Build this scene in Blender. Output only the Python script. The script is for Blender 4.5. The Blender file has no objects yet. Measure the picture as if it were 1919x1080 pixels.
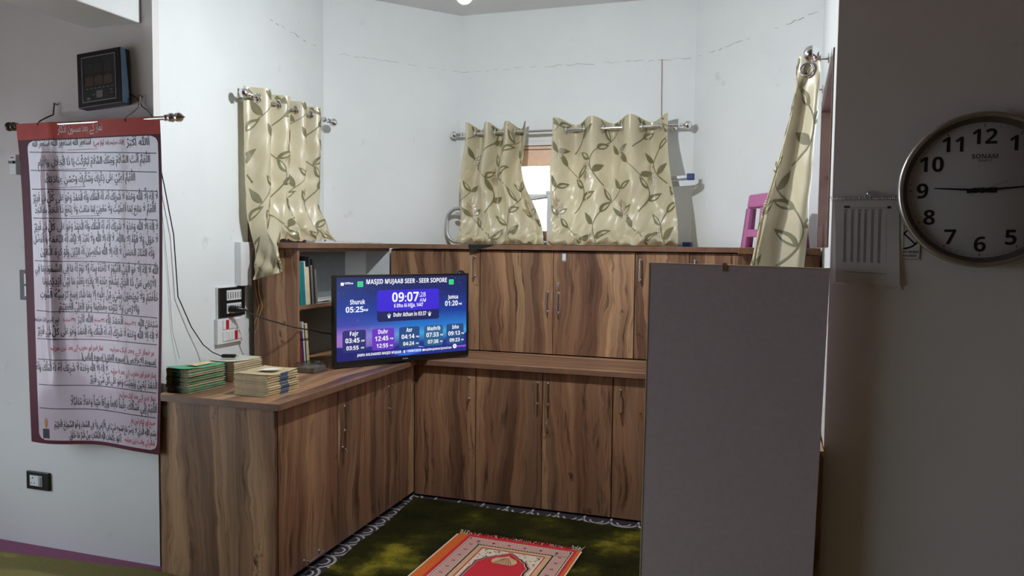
import bpy, math, random
from mathutils import Vector, Matrix
R = math.radians
sc = bpy.context.scene
col = sc.collection

# ------------------------------------------------------------------ camera, world, exposure
cam_d = bpy.data.cameras.new('camera'); cam = bpy.data.objects.new('camera', cam_d); col.objects.link(cam)
YAW, PITCH, ROLL = R(18.0), R(-3.2), R(0.64)
cam.matrix_world = (Matrix.Translation((0, 0, 1.5)) @ Matrix.Rotation(YAW, 4, 'Z')
                    @ Matrix.Rotation(math.pi/2 + PITCH, 4, 'X') @ Matrix.Rotation(ROLL, 4, 'Z'))
cam_d.sensor_fit = 'HORIZONTAL'; cam_d.sensor_width = 36.0; cam_d.lens = 36.0*1440/1919
cam_d.clip_start = 0.05; cam_d.clip_end = 200
sc.camera = cam
sc.view_settings.view_transform = 'Standard'; sc.view_settings.look = 'None'
sc.view_settings.exposure = 0.0; sc.view_settings.gamma = 1.0; sc.view_settings.use_curve_mapping = False

SKY = 6.8
world = bpy.data.worlds.new('overcast'); sc.world = world; world.use_nodes = True
bg = world.node_tree.nodes['Background']; bg.inputs[0].default_value = (0.76, 0.87, 1.0, 1); bg.inputs[1].default_value = SKY
BULB = 2350.0          # radiance of the LED bulb in the niche arch
try:
    sc.cycles.max_bounces = 8; sc.cycles.diffuse_bounces = 5; sc.cycles.transparent_max_bounces = 12
    sc.cycles.sample_clamp_indirect = 8.0; sc.cycles.caustics_reflective = False; sc.cycles.caustics_refractive = False
except Exception: pass

def portal(loc, rot, sx, sy):
    d = bpy.data.lights.new('window_portal', 'AREA'); d.shape = 'RECTANGLE'; d.size = sx; d.size_y = sy
    d.cycles.is_portal = True
    o = bpy.data.objects.new('window_portal', d); col.objects.link(o); o.location = loc; o.rotation_euler = rot

# ------------------------------------------------------------------ materials
def S(r, g, b):
    f = lambda c: (c/255/12.92) if c/255 <= .04045 else ((c/255+.055)/1.055)**2.4
    return (f(r), f(g), f(b), 1)

class NT:
    def __init__(s, name):
        s.m = bpy.data.materials.new(name); s.m.use_nodes = True; s.t = s.m.node_tree
        s.b = s.t.nodes['Principled BSDF']; s.out = s.t.nodes['Material Output']
    def n(s, ty, **kw):
        x = s.t.nodes.new(ty)
        for k, v in kw.items(): setattr(x, k, v)
        return x
    def l(s, a, b): s.t.links.new(a, b)
    def val(s, sock, v):
        if hasattr(v, 'node'): s.l(v, sock)
        else: sock.default_value = v
    def math(s, op, a, b=0.0, c=None):
        x = s.n('ShaderNodeMath', operation=op); s.val(x.inputs[0], a); s.val(x.inputs[1], b)
        if c is not None: s.val(x.inputs[2], c)
        return x.outputs[0]
    def comb(s, a, b, c):
        x = s.n('ShaderNodeCombineXYZ'); s.val(x.inputs[0], a); s.val(x.inputs[1], b); s.val(x.inputs[2], c); return x.outputs[0]
    def noise(s, vec, scale=5, detail=3, rough=.55):
        x = s.n('ShaderNodeTexNoise'); s.l(vec, x.inputs['Vector']); x.inputs['Scale'].default_value = scale
        x.inputs['Detail'].default_value = detail; x.inputs['Roughness'].default_value = rough; return x.outputs[0]
    def ramp(s, fac, stops, interp='LINEAR'):
        x = s.n('ShaderNodeValToRGB'); x.color_ramp.interpolation = interp
        while len(x.color_ramp.elements) < len(stops): x.color_ramp.elements.new(.5)
        for e, (p, c) in zip(x.color_ramp.elements, stops): e.position = p; e.color = c
        s.l(fac, x.inputs[0]); return x.outputs[0]
    def mix(s, fac, a, b, mode='MIX'):
        x = s.n('ShaderNodeMix', data_type='RGBA', blend_type=mode); s.val(x.inputs[0], fac); s.val(x.inputs[6], a); s.val(x.inputs[7], b); return x.outputs[2]
    def obj(s): return s.n('ShaderNodeTexCoord').outputs['Object']
    def sep(s, v):
        x = s.n('ShaderNodeSeparateXYZ'); s.l(v, x.inputs[0]); return x.outputs
    def bump(s, h, strength=.2, dist=.01):
        x = s.n('ShaderNodeBump'); x.inputs['Strength'].default_value = strength; x.inputs['Distance'].default_value = dist
        s.l(h, x.inputs['Height']); s.l(x.outputs[0], s.b.inputs['Normal'])

M = {}
def plain(name, c, rough=.5, metal=0.0, var=.10, scale=30, bump=0.0, spec=.5, bd=.003):
    t = NT(name); v = t.obj(); n = t.noise(v, scale)
    lo = tuple(x*(1-var) for x in c[:3])+(1,); hi = tuple(min(1, x*(1+var)) for x in c[:3])+(1,)
    t.l(t.ramp(n, [(.3, lo), (.7, hi)]), t.b.inputs['Base Color'])
    t.b.inputs['Roughness'].default_value = rough; t.b.inputs['Metallic'].default_value = metal
    t.b.inputs['Specular IOR Level'].default_value = spec
    if bump: t.bump(n, bump, bd)
    M[name] = t.m; return t.m
def emis(name, c, st=1.0):
    t = NT(name); t.b.inputs['Base Color'].default_value = (0.01, 0.01, 0.01, 1); t.b.inputs['Roughness'].default_value = .3
    t.b.inputs['Emission Color'].default_value = c; t.b.inputs['Emission Strength'].default_value = st; M[name] = t.m; return t.m

def wall_paint(name, base, stain):
    t = NT(name); v = t.obj()
    n1 = t.noise(v, 1.3, 5, .6); n2 = t.noise(v, 9, 4, .6); n3 = t.noise(v, 120, 2)
    c = t.ramp(n1, [(.35, stain), (.62, base)])
    spots = t.ramp(n2, [(.66, (1, 1, 1, 1)), (.78, (.86, .86, .85, 1))])
    t.l(t.mix(1.0, c, spots, 'MULTIPLY'), t.b.inputs['Base Color'])
    t.b.inputs['Roughness'].default_value = .55; t.bump(t.math('ADD', t.math('MULTIPLY', n3, .4), n2), .12, .004); M[name] = t.m
wall_paint('paint_niche', (.78, .81, .82, 1), (.73, .765, .775, 1))
wall_paint('paint_hall', (.74, .72, .72, 1), (.69, .67, .67, 1))
wall_paint('paint_warm_bounce', (.42, .29, .26, 1), (.38, .26, .23, 1))  # invented tint for unseen hall surfaces, dims and warms the bounced light
wall_paint('paint_ceiling', (.66, .67, .66, 1), (.60, .61, .60, 1))

def wood(name, mode):
    t = NT(name); x, y, z = t.sep(t.obj())
    rnd = t.n('ShaderNodeObjectInfo').outputs['Random']; off = t.math('MULTIPLY', rnd, 9.0)
    if mode == 'z': a, g = t.math('ADD', x, y), z
    elif mode == 'x': a, g = t.math('ADD', y, z), x
    else: a, g = t.math('ADD', x, z), y
    a = t.math('ADD', a, off)
    w1 = t.noise(t.comb(t.math('MULTIPLY', a, 1.0), off, t.math('MULTIPLY', g, .55)), 2.2, 3)
    w2 = t.noise(t.comb(t.math('MULTIPLY', a, 2.0), off, t.math('MULTIPLY', g, 2.2)), 4, 4, .6)
    a2 = t.math('ADD', a, t.math('ADD', t.math('MULTIPLY', w1, .20), t.math('MULTIPLY', w2, .022)))
    idx = t.math('FLOOR', t.math('DIVIDE', a2, .058))
    wn = t.n('ShaderNodeTexWhiteNoise', noise_dimensions='1D'); t.l(idx, wn.inputs['W'])
    plank = t.ramp(wn.outputs['Value'], [(0, S(86, 62, 52)), (.28, S(142, 104, 80)), (.5, S(174, 134, 102)), (.72, S(110, 79, 64)), (.9, S(206, 168, 130))], 'LINEAR')
    soft = t.noise(t.comb(t.math('MULTIPLY', a2, 11), off, t.math('MULTIPLY', g, .55)), 1.0, 3)
    plank = t.mix(.40, plank, t.ramp(soft, [(.38, S(94, 66, 54)), (.5, S(150, 111, 86)), (.62, S(200, 160, 122))]))
    fine = t.noise(t.comb(t.math('MULTIPLY', a2, 95), off, t.math('MULTIPLY', g, 2.6)), 1.0, 5, .65)
    colr = t.mix(1.0, plank, t.ramp(fine, [(.28, (.70, .68, .66, 1)), (.6, (1.08, 1.08, 1.08, 1))]), 'MULTIPLY')
    st = t.noise(t.comb(t.math('MULTIPLY', a2, 30), off, t.math('MULTIPLY', g, 2.6)), 1.0, 4, .66)
    colr = t.mix(t.ramp(st, [(.56, (0, 0, 0, 1)), (.70, (.85, .85, .85, 1))]), colr, S(62, 43, 35))
    kn = t.noise(t.comb(t.math('MULTIPLY', a2, 9), off, t.math('MULTIPLY', g, 5.5)), 1.0, 5, .7)
    colr = t.mix(t.ramp(kn, [(.645, (0, 0, 0, 1)), (.72, (.85, .85, .85, 1))]), colr, S(42, 28, 24))
    t.l(colr, t.b.inputs['Base Color'])
    t.l(t.math('ADD', t.math('MULTIPLY', fine, .18), .30), t.b.inputs['Roughness'])
    t.bump(fine, .06, .002); M[name] = t.m
wood('wood', 'z'); wood('wood_x', 'x'); wood('wood_y', 'y')

plain('edge_band', S(128, 96, 76), .4, var=.18, scale=14)
plain('ground_bounce', (.66, .55, .52, 1), .95, var=.2, scale=.5)  # unseen ground outside, added pale and pinkish to bounce light up the walls
plain('dark_gap', S(26, 20, 18), .8)
plain('white_laminate', (.66, .70, .71, 1), .45, var=.04)
plain('grey_back', S(132, 140, 142), .5, var=.05)
plain('chrome', (.78, .78, .80, 1), .14, 1.0, var=.03)
plain('steel', (.60, .59, .57, 1), .28, 1.0, var=.06)
plain('bronze', (.16, .13, .11, 1), .3, .9, var=.1)
plain('alu', (.50, .52, .54, 1), .48, .8, var=.05)
plain('blue_plastic', S(40, 62, 120), .45)
plain('pink_plastic', S(178, 98, 150), .38, var=.05)
plain('black_plastic', S(20, 20, 23), .35)
plain('black_matte', S(24, 24, 26), .6)
plain('teal_side', S(38, 56, 70), .35)
plain('white_plastic', S(226, 228, 230), .35, var=.02)
plain('red_plastic', S(190, 28, 40), .35)
plain('grey_plastic', S(150, 152, 156), .5)
plain('dark_slot', S(18, 18, 20), .6)
plain('board_face', (.50, .43, .48, 1), .42, var=.05, scale=60)
plain('board_edge', S(196, 176, 150), .6)
plain('tape', S(150, 110, 80), .4)
plain('window_wood', S(150, 110, 82), .5, var=.12, scale=18)
plain('window_dark_wood', S(92, 68, 58), .5, var=.12, scale=18)
plain('blind_wood_glare', S(232, 196, 172), .5, var=.06)  # wood tone paled, window glare put into the colour
plain('banner_maroon', S(92, 28, 48), .45, var=.06, spec=.2)
plain('banner_red', S(188, 58, 44), .42, var=.10, scale=12, spec=.25)
plain('banner_white', S(212, 196, 210), .13, var=.02, scale=8, spec=.55)
plain('ink', S(34, 30, 44), .4)
plain('ink_red', S(196, 60, 78), .4)
plain('ink_pale', S(226, 208, 204), .4)
plain('ink_faint', S(196, 158, 172), .4)
plain('ink_gold', S(196, 140, 70), .4)
plain('wire_black', S(22, 22, 24), .5)
plain('wire_grey', S(150, 152, 152), .5)
plain('wire_yellow', S(196, 158, 84), .5)
plain('crack_dark', S(150, 148, 144), .9)
plain('hook_metal', S(90, 84, 80), .4, .6)
plain('paper', S(222, 218, 206), .7)
plain('paper_old', S(190, 172, 136), .8, var=.16, scale=60)
plain('paper_brown', S(150, 120, 88), .8, var=.2, scale=80)
plain('cover_cream', S(220, 202, 160), .6, var=.08)
plain('cover_green', S(96, 176, 132), .55, var=.14, scale=25)
plain('cover_pale', S(206, 206, 190), .55, var=.12, scale=25)
plain('cover_teal', S(28, 120, 124), .5)
plain('cover_white', S(214, 214, 210), .55)
plain('cover_black', S(40, 38, 40), .5, var=.3, scale=60)
plain('cover_grey', S(120, 116, 112), .5, var=.25, scale=70)
plain('cover_red', S(140, 36, 48), .5)
plain('cover_blue', S(44, 52, 104), .5)
plain('spine_teal', S(24, 66, 68), .6)
plain('label_blue', S(70, 86, 112), .7)
plain('calendar_paper', S(206, 206, 206), .35, var=.03)
plain('calendar_ink', S(70, 70, 74), .6)
plain('clock_face', S(196, 196, 200), .5, var=.02)
plain('clock_rim', (.55, .53, .50, 1), .25, .9, var=.05)
plain('clock_bezel', S(92, 84, 76), .4)
plain('clock_ink', S(14, 14, 16), .5)
plain('rug_red', S(196, 34, 48), .9, var=.12, scale=200)
plain('rug_orange', S(206, 96, 28), .9, var=.12, scale=200)
plain('rug_cream', S(222, 204, 180), .9, var=.10, scale=200)
plain('rug_pink', S(196, 150, 140), .9, var=.12, scale=200)
plain('rug_black', S(28, 20, 26), .9, var=.1)
plain('rug_beige', S(206, 164, 124), .9, var=.1)
plain('fringe', S(200, 190, 170), .95, var=.1)
plain('lattice_white', S(190, 186, 190), .9)
plain('hall_carpet', S(146, 88, 116), .95, var=.18, scale=160, bump=.3)
plain('hall_mat', S(126, 116, 62), .95, var=.18, scale=120, bump=.4)
plain('floor_dark', S(44, 38, 46), .85, var=.2, scale=60)
plain('lamp_holder', S(220, 220, 218), .5)
emis('bulb_glow', (.94, .98, 1.0, 1), BULB)

def velvet():
    t = NT('green_velvet'); v = t.obj()
    n = t.noise(v, 2.6, 4, .6); f = t.noise(v, 90, 3); p = t.noise(v, 400, 2)
    c = t.ramp(n, [(.34, S(30, 30, 10)), (.50, S(46, 44, 14)), (.58, S(70, 66, 20)), (.72, S(150, 138, 44))])
    t.l(t.mix(1.0, c, t.ramp(f, [(.3, (.6, .6, .6, 1)), (.7, (1.1, 1.1, 1.1, 1))]), 'MULTIPLY'), t.b.inputs['Base Color'])
    t.b.inputs['Roughness'].default_value = .95; t.b.inputs['Specular IOR Level'].default_value = .1
    t.bump(t.math('ADD', f, p), .5, .006); M['green_velvet'] = t.m
velvet()
def satin(name, c1, c2, rough=.34):
    t = NT(name); v = t.obj(); x, y, z = t.sep(v)
    n = t.noise(v, 3.0, 3); w = t.noise(t.comb(t.math('MULTIPLY', t.math('ADD', x, y), 420), 0.0, t.math('MULTIPLY', z, 30)), 1.0, 2)
    t.l(t.mix(.25, t.ramp(n, [(.35, c1), (.65, c2)]), t.ramp(w, [(.3, c1), (.7, c2)])), t.b.inputs['Base Color'])
    t.b.inputs['Roughness'].default_value = rough; t.b.inputs['Specular IOR Level'].default_value = .7
    t.b.inputs['Sheen Weight'].default_value = .15; t.bump(w, .05, .001); M[name] = t.m
    tl = t.n('ShaderNodeBsdfTranslucent'); tl.inputs[0].default_value = (c2[0], c2[1]*.88, c2[2]*.75, 1); mx = t.n('ShaderNodeMixShader'); mx.inputs[0].default_value = .16
    t.l(t.b.outputs[0], mx.inputs[1]); t.l(tl.outputs[0], mx.inputs[2]); t.l(mx.outputs[0], t.out.inputs[0])
satin('satin_gold', S(190, 181, 150), S(206, 198, 170))
satin('print_olive', S(114, 110, 74), S(126, 121, 84), .5)
satin('print_pale', S(206, 196, 160), S(216, 206, 172), .3)
satin('print_tan', S(170, 150, 118), S(180, 160, 128), .4)
satin('print_silver', S(228, 224, 206), S(238, 234, 220), .18)
def glassy(name, tint, gloss=.06):
    t = NT(name); tr = t.n('ShaderNodeBsdfTransparent'); tr.inputs[0].default_value = tint
    gl = t.n('ShaderNodeBsdfGlossy'); gl.inputs['Roughness'].default_value = .03
    mx = t.n('ShaderNodeMixShader'); mx.inputs[0].default_value = gloss
    t.l(tr.outputs[0], mx.inputs[1]); t.l(gl.outputs[0], mx.inputs[2]); t.l(mx.outputs[0], t.out.inputs[0]); M[name] = t.m
glassy('glass', (.95, .97, .97, 1)); glassy('glass_clock', (.93, .93, .94, 1), .04); glassy('film', (.78, .80, .80, 1), .16)
def screen_mat():
    t = NT('screen_picture'); x, y, z = t.sep(t.obj())
    u = t.math('DIVIDE', t.math('ADD', x, .4225), .845); v = t.math('DIVIDE', t.math('SUBTRACT', z, .03), .455)
    base = t.ramp(v, [(.0, S(20, 30, 110)), (.16, S(26, 58, 150)), (.28, S(70, 160, 215)), (.36, S(40, 120, 205)), (.55, S(22, 58, 150)), (.80, S(24, 40, 108)), (1, S(24, 36, 84))])
    left = t.ramp(v, [(.0, S(20, 24, 90)), (.18, S(150, 110, 190)), (.30, S(150, 110, 200)), (.42, S(60, 70, 165)), (.6, S(30, 62, 150)), (1, S(34, 46, 98))])
    f = t.ramp(u, [(.10, (1, 1, 1, 1)), (.52, (0, 0, 0, 1))])
    n = t.noise(t.comb(t.math('MULTIPLY', u, 140), t.math('MULTIPLY', v, 80), 0.0), 1.0, 0)
    c = t.mix(f, base, left); c = t.mix(t.ramp(n, [(.80, (0, 0, 0, 1)), (.86, (.6, .6, .6, 1))]), c, (.6, .7, .9, 1))
    t.l(c, t.b.inputs['Emission Color']); t.b.inputs['Emission Strength'].default_value = 1.0
    t.b.inputs['Base Color'].default_value = (.01, .01, .012, 1); t.b.inputs['Roughness'].default_value = .25; M['screen_picture'] = t.m
screen_mat()
for k, c in dict(scr_white=S(245, 247, 255), scr_purple=S(58, 38, 208), scr_navy=S(24, 34, 92), scr_card=S(44, 48, 112), scr_cardp=S(104, 52, 190),
                 scr_cardb=S(36, 74, 130), scr_cardg=S(42, 96, 140), scr_green=S(70, 228, 150), scr_dgreen=S(14, 120, 66), scr_hill=S(26, 30, 110), scr_hill2=S(30, 44, 136),
                 scr_peak=S(40, 54, 122), scr_snow=S(150, 175, 225), scr_lake=S(50, 100, 205), scr_edge=S(150, 110, 220), scr_logo=S(190, 110, 240)).items(): emis(k, c, 1.0)

# ------------------------------------------------------------------ mesh builder
class MB:
    def __init__(s): s.v = []; s.f = []; s.sm = []
    def add(s, vs, fs, smooth=False):
        o = len(s.v); s.v += [Vector(p) for p in vs]; s.f += [tuple(i+o for i in f) for f in fs]; s.sm += [smooth]*len(fs); return s
    def box(s, a, b):
        x0, y0, z0 = a; x1, y1, z1 = b
        return s.add([(x0,y0,z0),(x1,y0,z0),(x1,y1,z0),(x0,y1,z0),(x0,y0,z1),(x1,y0,z1),(x1,y1,z1),(x0,y1,z1)],
                     [(0,3,2,1),(4,5,6,7),(0,1,5,4),(1,2,6,5),(2,3,7,6),(3,0,4,7)])
    def hexa(s, p8): return s.add(p8, [(0,3,2,1),(4,5,6,7),(0,1,5,4),(1,2,6,5),(2,3,7,6),(3,0,4,7)])
    def prism(s, poly, d):
        n = len(poly); d = Vector(d); P = [Vector(p) for p in poly]
        return s.add(P+[p+d for p in P], [tuple(range(n))[::-1], tuple(range(n, 2*n))]+[(i, (i+1) % n, n+(i+1) % n, n+i) for i in range(n)])
    def poly(s, pts): return s.add(pts, [tuple(range(len(pts)))])
    def tube(s, pts, r, n=8, cap=True):
        pts = [Vector(p) for p in pts]; rings = []; up = None
        for i, p in enumerate(pts):
            t = (pts[min(i+1, len(pts)-1)]-pts[max(i-1, 0)]).normalized()
            if up is None: up = t.orthogonal().normalized()
            else: up = (up-t*up.dot(t)).normalized()
            w = t.cross(up); rr = r[i] if isinstance(r, (list, tuple)) else r
            rings.append([p+(up*math.cos(k*2*math.pi/n)+w*math.sin(k*2*math.pi/n))*rr for k in range(n)])
        vs = [q for g in rings for q in g]; fs = []
        for i in range(len(pts)-1):
            for k in range(n): fs.append((i*n+k, i*n+(k+1) % n, (i+1)*n+(k+1) % n, (i+1)*n+k))
        s.add(vs, fs, True)
        if cap: s.add(rings[0], [tuple(range(n))[::-1]]); s.add(rings[-1], [tuple(range(n))])
        return s
    def lathe(s, prof, c, axis, n=24):   # prof: (distance along axis, radius)
        c = Vector(c); ax = Vector(axis).normalized(); u = ax.orthogonal().normalized(); w = ax.cross(u)
        vs = [c+ax*h+(u*math.cos(k*2*math.pi/n)+w*math.sin(k*2*math.pi/n))*max(r, 1e-4) for h, r in prof for k in range(n)]
        fs = [(i*n+k, i*n+(k+1) % n, (i+1)*n+(k+1) % n, (i+1)*n+k) for i in range(len(prof)-1) for k in range(n)]
        return s.add(vs, fs, True)
    def sphere(s, c, r, n=18): return s.lathe([(-r*math.cos(math.pi*i/12), r*math.sin(math.pi*i/12)) for i in range(13)], c, (0, 0, 1), n)
    def torus(s, c, axis, R0, r, n=20, m=8):
        c = Vector(c); ax = Vector(axis).normalized(); u = ax.orthogonal().normalized(); w = ax.cross(u); vs = []; fs = []
        for i in range(n):
            d = u*math.cos(i*2*math.pi/n)+w*math.sin(i*2*math.pi/n)
            for k in range(m): vs.append(c+d*(R0+r*math.cos(k*2*math.pi/m))+ax*r*math.sin(k*2*math.pi/m))
        for i in range(n):
            for k in range(m): fs.append((i*m+k, ((i+1) % n)*m+k, ((i+1) % n)*m+(k+1) % m, i*m+(k+1) % m))
        return s.add(vs, fs, True)
    def grid(s, fn, ns, nt):
        vs = [fn(i/ns, j/nt) for j in range(nt+1) for i in range(ns+1)]
        fs = [(j*(ns+1)+i, j*(ns+1)+i+1, (j+1)*(ns+1)+i+1, (j+1)*(ns+1)+i) for j in range(nt) for i in range(ns)]
        return s.add(vs, fs, True)
    def rot(s, ang, axis, c=(0, 0, 0)):
        m = Matrix.Translation(c) @ Matrix.Rotation(ang, 4, axis) @ Matrix.Translation(-Vector(c)); s.v = [m @ p for p in s.v]; return s

MATS = {}
def link(name, mb, mat, parent=None, bevel=0.0, kind=None, label=None):
    me = bpy.data.meshes.new(name)
    if parent is not None and parent in MATS:
        inv = MATS[parent].inverted(); vs = [tuple(inv @ p) for p in mb.v]; pm = MATS[parent]
    else: vs = [tuple(p) for p in mb.v]; pm = Matrix()
    me.from_pydata(vs, [], mb.f); me.polygons.foreach_set('use_smooth', mb.sm)
    o = bpy.data.objects.new(name, me); col.objects.link(o); o.data.materials.append(M[mat] if isinstance(mat, str) else mat)
    if parent is not None: o.parent = parent
    MATS[o] = pm
    if bevel:
        b = o.modifiers.new('bevel', 'BEVEL'); b.width = bevel; b.segments = 2; b.limit_method = 'ANGLE'; b.angle_limit = R(50)
    if kind: o['kind'] = kind
    if label: o['label'] = label
    return o
def struct(name, mb, mat, parent=None, bevel=0): return link(name, mb, mat, parent, bevel, 'structure' if parent is None else None)
def thing(name, label, cat, loc=(0, 0, 0), rotz=0.0, group=None, rot=None):
    o = bpy.data.objects.new(name, None); col.objects.link(o); o.empty_display_size = .05
    m = Matrix.Translation(loc) @ (rot if rot is not None else Matrix.Rotation(rotz, 4, 'Z'))
    o.matrix_world = m; o['label'] = label; o['category'] = cat
    if group: o['group'] = group
    MATS[o] = m; return o
def single(name, label, cat, mb, mat, group=None, bevel=0, kind=None):
    o = link(name, mb, mat, None, bevel, kind); o['label'] = label; o['category'] = cat
    if group: o['group'] = group
    return o
def local(parent, mb):      # vertices given in the parent's own frame -> world
    m = MATS[parent]; mb.v = [m @ p for p in mb.v]; return mb

# ------------------------------------------------------------------ lettering bank
DUAL = {'ئ':0xFE89,'ب':0xFE8F,'ت':0xFE95,'ث':0xFE99,'ج':0xFE9D,'ح':0xFEA1,'خ':0xFEA5,'س':0xFEB1,'ش':0xFEB5,'ص':0xFEB9,'ض':0xFEBD,'ط':0xFEC1,'ظ':0xFEC5,
        'ع':0xFEC9,'غ':0xFECD,'ف':0xFED1,'ق':0xFED5,'ك':0xFED9,'ل':0xFEDD,'م':0xFEE1,'ن':0xFEE5,'ه':0xFEE9,'ي':0xFEF1,'ک':0xFB8E,'ی':0xFBFC,'ہ':0xFBA6,'پ':0xFB56,'گ':0xFB92,'چ':0xFB7A}
RIGHT = {'آ':0xFE81,'أ':0xFE83,'ؤ':0xFE85,'إ':0xFE87,'ا':0xFE8D,'ة':0xFE93,'د':0xFEA9,'ذ':0xFEAB,'ر':0xFEAD,'ز':0xFEAF,'و':0xFEED,'ى':0xFEEF,'ں':0xFB9E,'ے':0xFBAE}
MARKS = set('\u064b\u064c\u064d\u064e\u064f\u0650\u0651\u0652\u0670')
LAMALEF = {'ا':0xFEFB,'أ':0xFEF7,'إ':0xFEF9,'آ':0xFEF5}
def shape(s):                # logical Arabic -> list of (glyph, marks) in visual left-to-right order
    letters = []
    for ch in s:
        if ch in MARKS:
            if letters: letters[-1][1].append(ch)
        else: letters.append([ch, []])
    out = []; i = 0
    base = lambda k: letters[k][0] if 0 <= k < len(letters) else ' '
    prev_join = False
    while i < len(letters):
        c, mk = letters[i]
        if c == 'ﷲ' or (c not in DUAL and c not in RIGHT):
            out.append((c, mk)); prev_join = False; i += 1; continue
        nx = base(i+1)
        if c == 'ل' and nx in LAMALEF:
            out.append((chr(LAMALEF[nx]+(1 if prev_join else 0)), mk+letters[i+1][1])); prev_join = False; i += 2; continue
        if c in RIGHT: out.append((chr(RIGHT[c]+(1 if prev_join else 0)), mk)); prev_join = False
        else:
            nj = nx in DUAL or nx in RIGHT
            out.append((chr(DUAL[c]+(3 if prev_join and nj else 2 if nj else 1 if prev_join else 0)), mk)); prev_join = nj
        i += 1
    return out[::-1]

L4 = 'لَا اِلٰهَ اِلَّا ﷲُ وَحْدَهُ لَا شَرِيْكَ لَهُ، لَهُ الْمُلْكُ وَلَهُ الْحَمْدُ وَهُوَ عَلٰى كُلِّ شَىْءٍ قَدِيْرٌ'
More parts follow.
